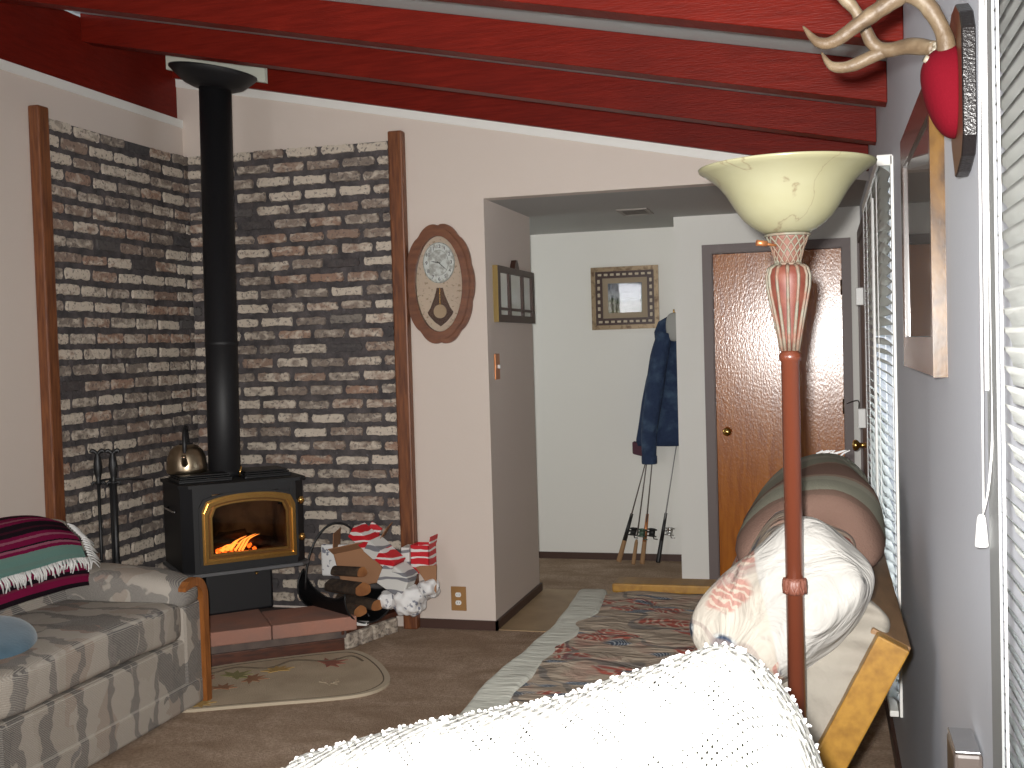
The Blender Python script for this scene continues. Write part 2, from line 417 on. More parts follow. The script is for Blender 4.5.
def ringpoly(bm, outer, inner, t0, t1, T, mi=0):
    """closed band between two equal-length loops, extruded from t0 to t1"""
    n = len(outer)
    A = [bm.verts.new(T((a, b, t0))) for a, b in outer]; B = [bm.verts.new(T((a, b, t0))) for a, b in inner]
    C = [bm.verts.new(T((a, b, t1))) for a, b in outer]; D = [bm.verts.new(T((a, b, t1))) for a, b in inner]
    for i in range(n):
        j = (i + 1) % n
        for q in ((A[j], A[i], B[i], B[j]), (C[i], C[j], D[j], D[i]), (A[i], A[j], C[j], C[i]), (B[j], B[i], D[i], D[j])):
            bm.faces.new(q).material_index = mi
def tube(bm, pts, rad, n=10, mi=0, cap=True):
    pts = [Vector(p) for p in pts]; k = len(pts)
    rad = [rad] * k if isinstance(rad, (int, float)) else rad
    t0 = (pts[1] - pts[0]).normalized()
    up = Vector((0, 0, 1)) if abs(t0.z) < .9 else Vector((1, 0, 0))
    nrm = (up - t0 * up.dot(t0)).normalized(); rings = []
    for i in range(k):
        t = (pts[min(i + 1, k - 1)] - pts[max(i - 1, 0)]).normalized()
        nrm = (nrm - t * nrm.dot(t)).normalized(); bi = t.cross(nrm)
        rings.append([bm.verts.new(pts[i] + (nrm * math.cos(2 * PI * j / n) + bi * math.sin(2 * PI * j / n)) * rad[i]) for j in range(n)])
    for i in range(k - 1):
        for j in range(n):
            f = bm.faces.new([rings[i][j], rings[i][(j + 1) % n], rings[i + 1][(j + 1) % n], rings[i + 1][j]]); f.material_index = mi; f.smooth = True
    if cap:
        bm.faces.new(rings[0][::-1]).material_index = mi; bm.faces.new(rings[-1]).material_index = mi
def spline(pts, sub=6):
    P = [Vector(p) for p in pts]; out = []
    for i in range(len(P) - 1):
        p0 = P[max(i - 1, 0)]; p1 = P[i]; p2 = P[i + 1]; p3 = P[min(i + 2, len(P) - 1)]
        for s in range(sub):
            t = s / sub
            out.append(.5 * ((2 * p1) + (p2 - p0) * t + (2 * p0 - 5 * p1 + 4 * p2 - p3) * t * t + (3 * p1 - p0 - 3 * p2 + p3) * t ** 3))
    out.append(P[-1]); return out
def lerps(vals, sub=6):
    out = []
    for a, b in zip(vals, vals[1:]):
        out += [a + (b - a) * s / sub for s in range(sub)]
    return out + [vals[-1]]
def lathe(bm, prof, c, n=32, mi=0, axis=None, flute=None, T=None):
    """prof: list of (r,z) from bottom to top; c=(x,y,z0)"""
    rings = []
    for r, z in prof:
        ring = []
        for j in range(n):
            a = 2 * PI * j / n; rr = r
            if flute: rr = r * (1 + flute[1] * math.cos(a * flute[0]))
            p = Vector((rr * math.cos(a), rr * math.sin(a), z))
            p = T(p) if T else p + Vector(c)
            ring.append(bm.verts.new(p))
        rings.append(ring)
    for i in range(len(rings) - 1):
        for j in range(n):
            f = bm.faces.new([rings[i][j], rings[i][(j + 1) % n], rings[i + 1][(j + 1) % n], rings[i + 1][j]]); f.material_index = mi; f.smooth = True
    if prof[0][0] > 1e-4: bm.faces.new(rings[0][::-1]).material_index = mi
    if prof[-1][0] > 1e-4: bm.faces.new(rings[-1]).material_index = mi
def frame3(c, ex, ey, ez):
    c = Vector(c); ex = Vector(ex).normalized(); ey = Vector(ey).normalized(); ez = Vector(ez).normalized()
    return lambda p: c + ex * p[0] + ey * p[1] + ez * p[2]
def cushion(bm, T, h, p=5., n=14, amp=.0, fr=4., seed=0, mi=0, matf=None, puff=0, deform=None):
    """soft box: half sizes h, superellipsoid exponent p, noise amp; T maps local->world"""
    m = n + 1; D = {}; fs = []
    def gv(k):
        if k not in D: D[k] = bm.verts.new([-1 + 2 * c / m for c in k])
        return D[k]
    for ax in range(3):
        for side in (0, m):
            for i in range(m):
                for j in range(m):
                    q = []
                    for a, b in ((i, j), (i + 1, j), (i + 1, j + 1), (i, j + 1)):
                        k = [0, 0, 0]; k[ax] = side; k[(ax + 1) % 3] = a; k[(ax + 2) % 3] = b; q.append(gv(tuple(k)))
                    f = bm.faces.new(q if side else q[::-1]); fs.append(f)
    vs = list(D.values())
    for f in fs:
        f.smooth = True; f.material_index = mi
        if matf: f.material_index = matf(f.calc_center_median())
    for v in vs:
        q = v.co.copy()
        nn = (abs(q.x) ** p + abs(q.y) ** p + abs(q.z) ** p) ** (1 / p); q /= nn
        if puff: q.z *= 1 + puff * (1 - q.x ** 2) * (1 - q.y ** 2)
        w = Vector((q.x * h[0], q.y * h[1], q.z * h[2]))
        if amp: w += noise.noise_vector(w * fr + Vector((seed, seed * 2, 0))) * amp
        if deform: w = deform(w)
        v.co = T(w)
def grid(bm, f, nu, nv, mi=0, layer=None, lf=None, smooth=True):
    V = [[bm.verts.new(f(i / nu, j / nv)) for j in range(nv + 1)] for i in range(nu + 1)]
    out = []
    for i in range(nu):
        for j in range(nv):
            q = bm.faces.new([V[i][j], V[i + 1][j], V[i + 1][j + 1], V[i][j + 1]]); q.smooth = smooth; q.material_index = mi
            if layer:
                for lp, (a, b) in zip(q.loops, ((i, j), (i + 1, j), (i + 1, j + 1), (i, j + 1))): lp[layer] = lf(a / nu, b / nv)
            out.append(q)
    return out
def solidify(bm, t):
    bmesh.ops.solidify(bm, geom=bm.faces[:], thickness=t)

# ------------------------------------------------------------------ room constants (metres)
XL, XR, YB = -3.463, .223, 5.643
XC, Y2, Y3, Y4, XE = -1.701, 6.592, 7.646, 7.052, -.8895
ZH = 2.28; SL = -.2093; Z0 = 3.057
def zroof(x): return Z0 + SL * (x - XL)      # plane of the beam undersides

# floor
bm = NB(); box(bm, (-3.7, -2.6, -.1), (.45, 7.7, 0)); struct('floor', bm, M['carpet'])
bm = NB(); box(bm, (XC + .005, YB + .0, .0002), (.2, Y2 + .05, .004)); lino = struct('trim_9', bm, M['linoleum']); lino['label'] = 'tan linoleum strip in the hall floor'
# left wall
bm = NB(); box(bm, (XL - .17, -2.5, 0), (XL, YB, 2.827)); struct('wall_left', bm, M['wall'])
bm = NB(); box(bm, (XL - .02, -2.5, 2.785), (XL + .006, YB - .001, 2.829)); struct('trim_1', bm, M['trim_white'])
# back wall (sloped top) with hall opening
T = frame3((0, YB, 0), (1, 0, 0), (0, 0, 1), (0, 1, 0))
bm = NB()
top = .16
prism(bm, [(XL - .2, 0), (XC, 0), (XC, ZH), (XR, ZH), (XR, zroof(XR) + top), (XL - .2, zroof(XL - .2) + top)], .10, T)
orient(bm); struct('wall_back', bm, M['wall'])
bm = NB(); prism(bm, [(XL - .04, zroof(XL - .04) - .045), (XR, zroof(XR) - .045), (XR, zroof(XR)), (XL - .04, zroof(XL - .04))], .008, frame3((0, YB - .008, 0), (1, 0, 0), (0, 0, 1), (0, 1, 0)))
orient(bm); struct('trim_2', bm, M['trim_white'])
bm = NB(); box(bm, (XC - .10, YB + .1, 0), (XC, Y2, ZH)); struct('wall_hall_side', bm, M['wall'])
bm = NB(); box(bm, (-3.6, Y3, 0), (.45, Y3 + .1, ZH + .1)); struct('wall_hall_far', bm, M['wall_hall'])
bm = NB(); box(bm, (-3.7, YB + .1, 0), (-3.6, Y3 + .1, ZH + .1)); struct('wall_hall_left', bm, M['wall_hall'])
bm = NB()
DL, DR = -.662, .122
box(bm, (XE, Y4, 0), (DL - .0, Y4 + .10, ZH)); box(bm, (DR, Y4, 0), (XR, Y4 + .10, ZH)); box(bm, (DL, Y4, 2.045), (DR, Y4 + .10, ZH)); box(bm, (XE, Y4 + .10, 0), (XE + .09, Y3, ZH))
struct('wall_closet', bm, M['wall_hall'])
bm = NB(); box(bm, (-3.7, YB + .1, ZH), (XR, Y3 + .1, ZH + .08)); struct('ceiling_hall', bm, M['ceil_hall'])
# right wall with two windows
W1 = (3.80, 5.16, .30, 2.04); W2 = (.42, 1.32, .50, 2.17)
bm = NB()
zt = zroof(XR) + .2
for a, b, c, d in ((-2.5, W2[0], 0, zt), (W2[1], W1[0], 0, zt), (W1[1], Y3 + .1, 0, zt), (W2[0], W2[1], 0, W2[2]), (W2[0], W2[1], W2[3], zt), (W1[0], W1[1], 0, W1[2]), (W1[0], W1[1], W1[3], zt)):
    box(bm, (XR, a, c), (XR + .14, b, d))
struct('wall_right', bm, M['wall_right'])
bm = NB(); box(bm, (-3.7, -2.6, 0), (.45, -2.5, 3.5)); struct('wall_rear', bm, M['wall'])
# baseboards
bm = NB(); box(bm, (-2.14, YB - .014, .0), (XC + .014, YB, .05)); struct('baseboard_back', bm, M['base'])
bm = NB(); box(bm, (XC, YB - .014, 0), (XC + .014, Y2 + .01, .05)); box(bm, (XC - .1, Y2, 0), (XC + .014, Y2 + .014, .05)); struct('baseboard_hall_side', bm, M['base'])
bm = NB(); box(bm, (-3.6, Y3 - .014, 0), (XE, Y3, .045)); struct('baseboard_hall_far', bm, M['base'])
bm = NB(); box(bm, (XR - .012, 1.0, 0), (XR, 6.0, .07)); struct('baseboard_right', bm, M['base'])

# ceiling planks & beams
DEP = .138
bm = NB()
prism(bm, [(-3.75, zroof(-3.75) + DEP), (XR + .14, zroof(XR + .14) + DEP), (XR + .14, zroof(XR + .14) + DEP + .05), (-3.75, zroof(-3.75) + DEP + .05)], YB + 2.7, frame3((0, -2.6, 0), (1, 0, 0), (0, 0, 1), (0, 1, 0)))
orient(bm); struct('ceiling', bm, M['ceiling'])
beamlab = ['red-painted ceiling beam flat against the top of the back wall', 'red-painted ceiling beam just in front of the stove pipe collar',
           'red-painted ceiling beam second nearest to the stove pipe in front of it', 'red-painted ceiling beam crossing the top edge above the antlers',
           'red-painted ceiling beam nearest overhead of the window side', 'red-painted ceiling beam overhead behind the others']
for i in range(4):
    y = 5.60 - .798 * i
    y1 = YB - .001 if i == 0 else y + .09
    bm = NB()
    prism(bm, [(-3.489, zroof(-3.489)), (XR - .001, zroof(XR)), (XR - .001, zroof(XR) + DEP - .001), (-3.489, zroof(-3.489) + DEP - .001)], y1 - y, frame3((0, y, 0), (1, 0, 0), (0, 0, 1), (0, 1, 0)))
    orient(bm); bmesh.ops.bevel(bm, geom=bm.edges[:], offset=.002, segments=1, affect='EDGES')
    solo('ceiling_beam', bm, M['beam'], beamlab[i], 'beam', 'red beams across the sloped ceiling')
bm = NB(); box(bm, (-3.63, -2.5, 2.83), (-3.49, YB - .001, zroof(-3.49) + .12), bev=.003)
solo('ridge_beam', bm, M['beam'], 'deep dark red beam running along the top of the left wall', 'beam')

# brick facing
def brick_wall(name, T, length, zbot, ztop, seed):
    rnd = random.Random(seed)
    bm = NB(); box(bm, (0, zbot, 0), (length, ztop - .004, .038), T=T)
    for f in bm.faces: f.material_index = 1
    lay = bm.loops.layers.color.new('brick')
    pitch, bh, bl = .0762, .053, .188; row = 0; z = ztop - bh
    while z > zbot - .03:
        x = -rnd.random() * .02 - (.105 if row % 2 else 0)
        while x < length:
            L = bl + rnd.uniform(-.012, .012)
            x0, x1 = max(x, .004), min(x + L, length - .003)
            if x1 - x0 > .03:
                col = (rnd.random(), rnd.random(), rnd.random(), 1)
                h2 = bh + rnd.uniform(-.004, .004); zz = z + rnd.uniform(-.003, .003); dep = .048 + rnd.uniform(-.004, .005)
                n = 9; back = []; fr = []; pts = []
                for k in range(n + 1): pts.append((x0 + (x1 - x0) * k / n, zz, k in (0, n)))
                for k in range(1, 3): pts.append((x1, zz + h2 * k / 3, 0))
                for k in range(n, -1, -1): pts.append((x0 + (x1 - x0) * k / n, zz + h2, k in (0, n)))
                for k in range(2, 0, -1): pts.append((x0, zz + h2 * k / 3, 0))
                cx, cz = (x0 + x1) / 2, zz + h2 / 2
                for a, b, corner in pts:
                    j = rnd.uniform(-.0035, .0035); jz = rnd.uniform(-.0055, .0025)
                    a2 = a + j - (.006 if corner and a > cx else -.006 if corner else 0)
                    back.append(bm.verts.new(T((max(a2, .002), min(b + (jz if b > cz else -jz), ztop), .03))))
                    a3 = a2 + (cx - a2) * .03; b3 = b + (jz if b > cz else -jz); b3 = b3 + (cz - b3) * .14
                    fr.append(bm.verts.new(T((a3, min(b3, ztop), dep))))
                N_ = len(pts)
                fs = [bm.faces.new(fr)]
                for i in range(N_): fs.append(bm.faces.new([back[i], back[(i + 1) % N_], fr[(i + 1) % N_], fr[i]]))
                for f in fs:
                    f.material_index = 0
                    for lp in f.loops: lp[lay] = col
            x += L + .021 + rnd.uniform(-.003, .003)
        z -= pitch; row += 1
    orient(bm)
    return struct(name, bm, [M['brick'], M['mortar']])
brick_wall('wall_brick_back', frame3((XL + .05, YB, 0), (1, 0, 0), (0, 0, 1), (0, -1, 0)), 2.203 * -1 - (XL + .05), .10, 2.616, 1)
brick_wall('wall_brick_left', frame3((XL, YB, 0), (0, -1, 0), (0, 0, 1), (1, 0, 0)), YB - 4.43, .10, 2.616, 2)
# wood posts at the ends of the brick
bm = NB(); box(bm, (-2.205, YB - .06, .0), (-2.125, YB, 2.66), bev=.008); struct('trim_3', bm, M['trimwood'])
bm = NB(); box(bm, (XL, 4.355, .0), (XL + .058, 4.43, 2.66), bev=.008); struct('trim_4', bm, M['trimwood'])

# ------------------------------------------------------------------ hearth
H0, H1, H2, H3 = (XL + .055, 4.40), (-2.99, 4.655), (-2.349, 5.144), (-2.215, 5.59)
HC = (XL + .05, YB - .05)
t = thing('hearth', 'raised corner hearth with dark wood edging under the wood stove', 'hearth', (-2.9, 5.1, 0))
bm = NB(); ins = lambda k: [(XL + .055, 4.40 + k), (-2.99 - .4 * k, 4.655 + k), (-2.349 - k * .9, 5.144 + k * .45), (-2.215 - k, 5.59)]
prism(bm, ins(.03) + [HC], .092, frame3((0, 0, 0), (1, 0, 0), (0, 1, 0), (0, 0, 1))); orient(bm); obj('platform', bm, M['flag'], t)
def edgeplank(a, b, z0, z1, w, m, nm, over=0):
    a = Vector((a[0], a[1], 0)); b = Vector((b[0], b[1], 0)); d = (b - a).normalized(); n = Vector((-d.y, d.x, 0))
    bm = NB(); box(bm, (-over, 0, z0), ((b - a).length + over, w, z1), bev=.003, T=frame3(a, d, n, (0, 0, 1))); return obj(nm, bm, m, t)
edgeplank(H0, H1, 0, .098, .04, M['hearthwood'], 'front_board')
edgeplank(H1, H2, 0, .060, .04, M['hearthwood'], 'front_board')
edgeplank(H1, H2, .061, .098, .10, M['flag'], 'edge_cap', .012)
edgeplank(H2, H3, .078, .104, .15, M['hearthwood'], 'edge_cap', .012)
# whitish brick side
a = Vector((H2[0] + .02, H2[1], 0)); b = Vector((H3[0] + .02, H3[1] - .03, 0)); d = (b - a).normalized(); n = Vector((-d.y, d.x, 0)); LL = (b - a).length
bm = NB(); lay = bm.loops.layers.color.new('brick'); k = 0; x = 0
while x < LL - .05:
    L = min(.10, LL - x)
    before = set(bm.faces)
    box(bm, (x, .0 + random.uniform(0, .006), .0), (x + L - .012, .05, .078), bev=.008, T=frame3(a, d, n, (0, 0, 1)))
    for f in set(bm.faces) - before:
        for lp in f.loops: lp[lay] = (.6, .2, .1, 1)
    x += L + .003
obj('brick_side', bm, M['brick'], t)
# concrete slabs: edge direction
def SLB(u0, u1, w0, w1):
    d = Vector((.80, .60, 0)).normalized(); n = Vector((-d.y, d.x, 0)); o = Vector((-2.30, 5.165, 0))
    bm = NB(); box(bm, (u0, w0, .098), (u1, w1, .168), bev=.006, T=frame3(o, d, n, (0, 0, 1))); return bm
obj('slab', SLB(-.41, .012, 0, .34), M['slab'], t); obj('slab', SLB(-.93, -.414, 0, .62), M['slab'], t)

# ------------------------------------------------------------------ wood stove
SCn = Vector((-2.80, 5.01, 0)); th = math.radians(44)
su = Vector((math.cos(th), math.sin(th), 0)); sw = Vector((-su.y, su.x, 0))
TS = frame3(SCn, su, sw, (0, 0, 1))
t = thing('wood_stove', 'black steel wood-burning stove with gold-trimmed glass door and lit fire', 'wood stove', SCn + sw * .3 + Vector((0, 0, .168)))
W, D, ZB, ZT = .31, .46, .432, .850
bm = NB()
def plan(zlo, zhi, w, d, ch, off=0):
    prism(bm, [(-w + ch, -off), (w - ch, -off), (w, ch - off), (w, d), (-w, d), (-w, ch - off)], zhi - zlo, frame3(TS((0, 0, zlo)), su, sw, (0, 0, 1)))
plan(ZB, ZB + .045, W, D, .05); plan(ZT - .035, ZT, W, D, .05)
cham = .05
for s in (-1, 1):
    prism(bm, [(s * (W - cham), 0), (s * W, cham), (s * W, D), (s * (W - .03), D), (s * (W - .03), cham), (s * (W - .08), .02), (s * (W - .08), 0)], ZT - ZB - .08, frame3(TS((0, 0, ZB + .045)), su, sw, (0, 0, 1)))
box(bm, (-W + .03, D - .02, ZB + .045), (W - .03, D, ZT - .035), T=TS)
box(bm, (-.24, .006, ZT - .115), (-.165, .02, ZT - .035), T=TS); box(bm, (.17, .006, ZT - .115), (.25, .02, ZT - .035), T=TS)
orient(bm); body = obj('body', bm, M['black'], t)
bm = NB(); box(bm, (-W + .031, D - .06, ZB + .046), (W - .031, D - .021, ZT - .036), T=TS); box(bm, (-W + .031, .06, ZB + .046), (W - .031, D - .06, ZB + .06), T=TS)
box(bm, (W - .06, .06, ZB + .06), (W - .031, D - .06, ZT - .036), T=TS)
obj('firebox_lining', bm, M['firebrick'], t)
bm = NB(); plan(ZT, ZT + .016, W + .012, D, .04, .012); orient(bm); obj('top_plate', bm, M['black'], t)
# ridged cooking plates
for u0, u1 in ((-.30, -.035), (.03, .27)):
    bm = NB(); box(bm, (u0, .10, ZT + .016), (u1, .36, ZT + .028), bev=.004, T=TS)
    for k in range(3):
        box(bm, (u0 + .006 * k, .10 + .012 * k, ZT + .028 + .009 * k), (u1 - .006 * k, .36 - .012 * k, ZT + .034 + .009 * k), bev=.002, T=TS)
    obj('cooking_plate', bm, M['iron'], t)
bm = NB(); plan(ZB - .016, ZB, W + .015, D, .05, .03); orient(bm); obj('ash_ledge', bm, mat('grey_stove_ledge', (.10, .10, .105), .5, bump=(50, .2, .002)), t)
bm = NB(); box(bm, (-.165, .20, .168), (.182, .42, ZB - .016), bev=.012, T=TS); ped = obj('pedestal', bm, M['black'], t)
bm = NB(); tube(bm, [TS((.095, .199, ZB - .07)), TS((.095, .188, ZB - .07))], .008); obj('knob', bm, M['brass'], ped, True)
# door
DX0, DX1, DZ0, DZ1 = -.215, .245, ZB + .045, ZT - .045
def arch(x0, x1, z0, z1, rise, n=20, r=.04):
    p = [(x0, z0), (x1, z0)]
    for k in range(n + 1):
        s = 1 - 2 * k / n
        x = (x0 + x1) / 2 + (x1 - x0) / 2 * s
        e = 1 - abs(s) ** 2.2 if abs(s) < .86 else 0
        zz = z1 - rise + rise * (1 - abs(s) ** 2.4) - (max(0, abs(s) - .88) / .12) ** 2 * r
        p.append((x, zz))
    return p
FT = frame3(TS((0, 0, 0)), su, (0, 0, 1), -sw)
door = NB(); ringpoly(door, arch(DX0 - .02, DX1 + .02, DZ0 - .018, DZ1 + .016, .035), arch(DX0 + .01, DX1 - .01, DZ0 + .01, DZ1 - .01, .03), -.012, .006, FT); orient(door)
dr = obj('door', door, M['black'], t)
bm = NB()
ringpoly(bm, arch(DX0 - .006, DX1 + .006, DZ0 - .006, DZ1 + .006, .035), arch(DX0 + .022, DX1 - .022, DZ0 + .022, DZ1 - .022, .03), .006, .016, FT)
ringpoly(bm, arch(DX0 + .004, DX1 - .004, DZ0 + .004, DZ1 - .004, .035), arch(DX0 + .014, DX1 - .014, DZ0 + .014, DZ1 - .014, .034), .016, .026, FT)
ringpoly(bm, arch(DX0 + .034, DX1 - .034, DZ0 + .034, DZ1 - .030, .026), arch(DX0 + .044, DX1 - .044, DZ0 + .044, DZ1 - .038, .024), .004, .014, FT)
orient(bm); obj('gold_trim', bm, M['gold'], dr)
bm = NB(); ringpoly(bm, arch(DX0 + .022, DX1 - .022, DZ0 + .022, DZ1 - .022, .03), arch(DX0 + .04, DX1 - .04, DZ0 + .04, DZ1 - .036, .026), -.002, .006, FT)
orient(bm); obj('gasket_frame', bm, mat('brown_glass_gasket', (.16, .075, .02), .4, .6), dr)
g = mat('smoked_stove_glass', (.55, .45, .38), .03, trans=1)
bm = NB(); prism(bm, arch(DX0 + .036, DX1 - .036, DZ0 + .036, DZ1 - .034, .026), .004, frame3(FT((0, 0, -.004)), su, (0, 0, 1), -sw)); orient(bm); obj('glass_pane', bm, g, dr)
for z in (ZB + .13, ZT - .10):
    bm = NB(); tube(bm, [TS((DX1 + .035, -.016, z - .018)), TS((DX1 + .035, -.016, z + .018))], .011, 12); box(bm, (DX1 + .02, -.02, z - .008), (DX1 + .05, .0, z + .008), T=TS); obj('hinge', bm, M['gold'], dr)
bm = NB(); tube(bm, [TS((-W - .012, .10, ZT - .12)), TS((-W - .022, .12, ZT - .12)), TS((-W - .022, .30, ZT - .12)), TS((-W - .0, .32, ZT - .12))], .005); obj('side_handle', bm, M['chrome'], t)
bm = NB(); tube(bm, [TS((.0, .10, ZT + .03)), TS((.012, .10, ZT + .085))], .005); obj('damper_rod', bm, M['brass'], t)
# fire
bm = NB()
for (x0, y0, z0, x1, y1, z1, r) in ((-.16, .16, .52, .12, .22, .50, .032), (-.08, .26, .56, .16, .14, .53, .028), (.0, .14, .50, -.02, .34, .50, .03), (-.12, .26, .535, .04, .17, .585, .022)):
    tube(bm, [TS((x0, y0, z0)), TS(((x0 + x1) / 2, (y0 + y1) / 2, (z0 + z1) / 2 + .006)), TS((x1, y1, z1))], [r, r * 1.1, r * .9], 9)
obj('burning_log', bm, M['bark'], t)
bm = NB()
for k in range(26):
    x = random.uniform(-.14, .07); y = random.uniform(.10, .2); r = random.uniform(.006, .014)
    bmesh.ops.create_icosphere(bm, subdivisions=1, radius=r, matrix=Matrix.Translation(TS((x, y, .505 + abs(random.gauss(0, .012))))))
obj('embers', bm, M['ember'], t)
bm = NB()
for k in range(9):
    x = -.13 + k * .016; y = .09 + random.uniform(0, .05); h = random.uniform(.012, .03) + .008 * k
    tube(bm, spline([TS((x, y, .505)), TS((x + .02, y, .505 + h * .4)), TS((x + .045, y + .01, .505 + h * .75)), TS((x + .07 + .003 * k, y, .505 + h))], 3), lerps([.005, .006, .0035, .0005], 3), 6)
obj('flames', bm, M['flame'], t)
# stove pipe
PC = Vector((-3.008, 5.215, 0))
t2 = thing('stove_pipe', 'tall matte black stove pipe rising from the stove to a ceiling collar', 'stove pipe', PC + Vector((0, 0, ZT + .016)))
bm = NB(); lathe(bm, [(.093, ZT + .016), (.093, ZT + .05), (.082, ZT + .055), (.082, 1.55), (.0845, 1.552), (.0845, 1.57), (.082, 1.572), (.082, 2.95)], PC, 40, T=lambda p: Vector((PC.x + p.x - .022 + .015 * (p.z - .9), PC.y + p.y, p.z))); obj('pipe', bm, M['black'], t2)
bm = NB()
SLz = lambda p: Vector((PC.x + p[0], PC.y + p[1], p[2] + SL * .8 * p[0]))
lathe(bm, [(.084, 2.872), (.11, 2.876), (.15, 2.892), (.195, 2.93), (.222, 2.955), (.222, 2.963), (.08, 2.963)], (0, 0, 0), 48, T=SLz); obj('ceiling_collar', bm, M['black'], t2)
bm = NB()
prism(bm, [(-3.355, zroof(-3.355)), (-2.775, zroof(-2.775)), (-2.775, zroof(-2.775) + DEP), (-3.355, zroof(-3.355) + DEP)], .03, frame3((0, 5.33, 0), (1, 0, 0), (0, 0, 1), (0, 1, 0)))
orient(bm); obj('ceiling_box', bm, mat('cream_metal_box', (.62, .63, .54), .6), t2)

# kettle
KC = Vector((-3.165, 5.075, ZT + .052))
t = thing('kettle', 'stainless steel kettle with black handle on the left of the stove top', 'kettle', KC)
bm = NB(); lathe(bm, [(.094, 0), (.100, .005), (.102, .02), (.100, .05), (.094, .085), (.080, .118), (.055, .140), (.03, .147)], KC, 36); obj('body', bm, M['steel'], t)
bm = NB(); lathe(bm, [(.034, .143), (.034, .149), (.018, .154), (.006, .156), (.006, .160), (.014, .165), (.013, .172), (.002, .175)], KC, 20); obj('lid', bm, M['iron'], t)
bm = NB(); e = Vector((.45, -.89, 0)).normalized()
tube(bm, spline([KC + e * .075 + Vector((0, 0, .105)), KC + e * .075 + Vector((0, 0, .16)), KC + e * .05 + Vector((0, 0, .215)), KC + Vector((0, 0, .235)), KC - e * .05 + Vector((0, 0, .215)), KC - e * .075 + Vector((0, 0, .16)), KC - e * .075 + Vector((0, 0, .105))]), .011, 10); obj('handle', bm, M['iron'], t)
bm = NB(); tube(bm, spline([KC + e * .08 + Vector((0, 0, .045)), KC + e * .115 + Vector((0, 0, .07)), KC + e * .135 + Vector((0, 0, .098))], 4), lerps([.02, .015, .011], 4), 12); obj('spout', bm, M['steel'], t)

# fireplace tools
FB = Vector((-3.322, 4.66, .092))
t = thing('fireplace_tool_stand', 'black iron tool stand before the left brick wall holding poker and brush', 'tool stand', FB)
bm = NB(); lathe(bm, [(.075, 0), (.075, .012), (.02, .02)], FB, 24); obj('base', bm, M['iron'], t)
bm = NB(); tube(bm, [FB + Vector((0, 0, .01)), FB + Vector((0, 0, .83))], .009); obj('pole', bm, M['iron'], t)
bm = NB(); tube(bm, [FB + Vector((-.055, -.02, .82)), FB + Vector((0, 0, .828)), FB + Vector((.14, .07, .82))], .005); obj('crossbar', bm, M['iron'], t)
def tool(dx, dy, r, lab, nm, thick):
    o = FB + Vector((dx, dy, 0)); tt = thing(nm, lab, nm.split('_')[-1], o + Vector((0, 0, .03)))
    bm = NB(); tube(bm, [o + Vector((0, 0, .12)), o + Vector((0, 0, .82))], r, 8); obj('shaft', bm, M['iron'], tt)
    bm = NB(); lathe(bm, [(.008, .80), (.016, .81), (.010, .825), (.016, .85), (.021, .89), (.016, .93), (.010, .95), (.010, .955)], o, 12)
    for a in (-1, 1): tube(bm, spline([o + Vector((0, 0, .95)), o + Vector((a * .018, a * .01, .968)), o + Vector((a * .026, a * .015, .958))], 4), .009, 8)
    for a in (-1, 1): tube(bm, spline([o + Vector((0, 0, .80)), o + Vector((a * .02, a * .01, .815)), o + Vector((a * .026, a * .015, .80))], 4), .006, 8)
    obj('handle', bm, M['iron'], tt)
    bm = NB()
    if thick: lathe(bm, [(.006, .45), (.02, .42), (.028, .10), (.024, .03)], o, 14)
    else: tube(bm, spline([o + Vector((0, 0, .13)), o + Vector((0, 0, .05)), o + Vector((.02, -.02, .035)), o + Vector((.04, -.03, .07))], 4), .007, 8)
    obj('head', bm, M['iron'], tt)
tool(-.055, -.02, .008, 'thin black iron poker hanging left on the tool stand', 'fireplace_poker', False)
tool(.022, -.01, .014, 'thick-shafted black hearth brush hanging right on the tool stand', 'hearth_brush', True)

# ------------------------------------------------------------------ log carrier with logs
LC = Vector((-2.44, 5.37, .100))
lu = Vector((.86, -.50, .0)).normalized(); lw = Vector((-lu.y, lu.x, 0)); TL = frame3(LC, lu, lw, (0, 0, 1))
t = thing('log_carrier', 'black sheet-metal log carrier with hoop handle on the hearth', 'log carrier', LC)
bm = NB()
def hod(u, v):     # u along length (x), v around the U cross-section
    x = -.22 + .44 * u
    flare = abs(2 * u - 1) ** 2
    a = (-.5 + v) * 2 * math.radians(72 + 62 * (1 - u) ** 2 + 28 * u ** 2)
    r = .115 + .018 * flare + .012 * u
    lift = .025 * flare
    return TL((x, r * math.sin(a) * 1.1, .135 + lift - r * math.cos(a)))
grid(bm, hod, 24, 20); solidify(bm, .003); obj('trough', bm, M['iron'], t, True)
bm = NB()
tube(bm, [hod(k / 24, 0) for k in range(25)], .005, 6); tube(bm, [hod(k / 24, 1) for k in range(25)], .005, 6)
tube(bm, [hod(0, k / 20) for k in range(21)], .005, 6); tube(bm, [hod(1, k / 20) for k in range(21)], .005, 6)
obj('rim', bm, M['iron'], t, True)
bm = NB(); tube(bm, [TL((-.06 + .05 * math.cos(a), .17 * math.cos(a), .17 + .33 * math.sin(a))) for a in [PI * k / 24 for k in range(25)]], .006, 8); obj('hoop_handle', bm, M['iron'], t, True)
bm = NB()
for sx in (-.12, .12):
    for sy in (-.05, .05):
        bm = NB(); tube(bm, [TL((sx, sy, .04)), TL((sx * 1.1, sy * 1.3, 0.0))], .006, 6); obj('foot', bm, M['iron'], t)
loglabs = ['split log on top of the black carrier with orange cut end up', 'split log lowest in the carrier with round orange cut end', 'dark bark log lying behind the others in the carrier', 'thin split log leaning at the front right of the carrier']
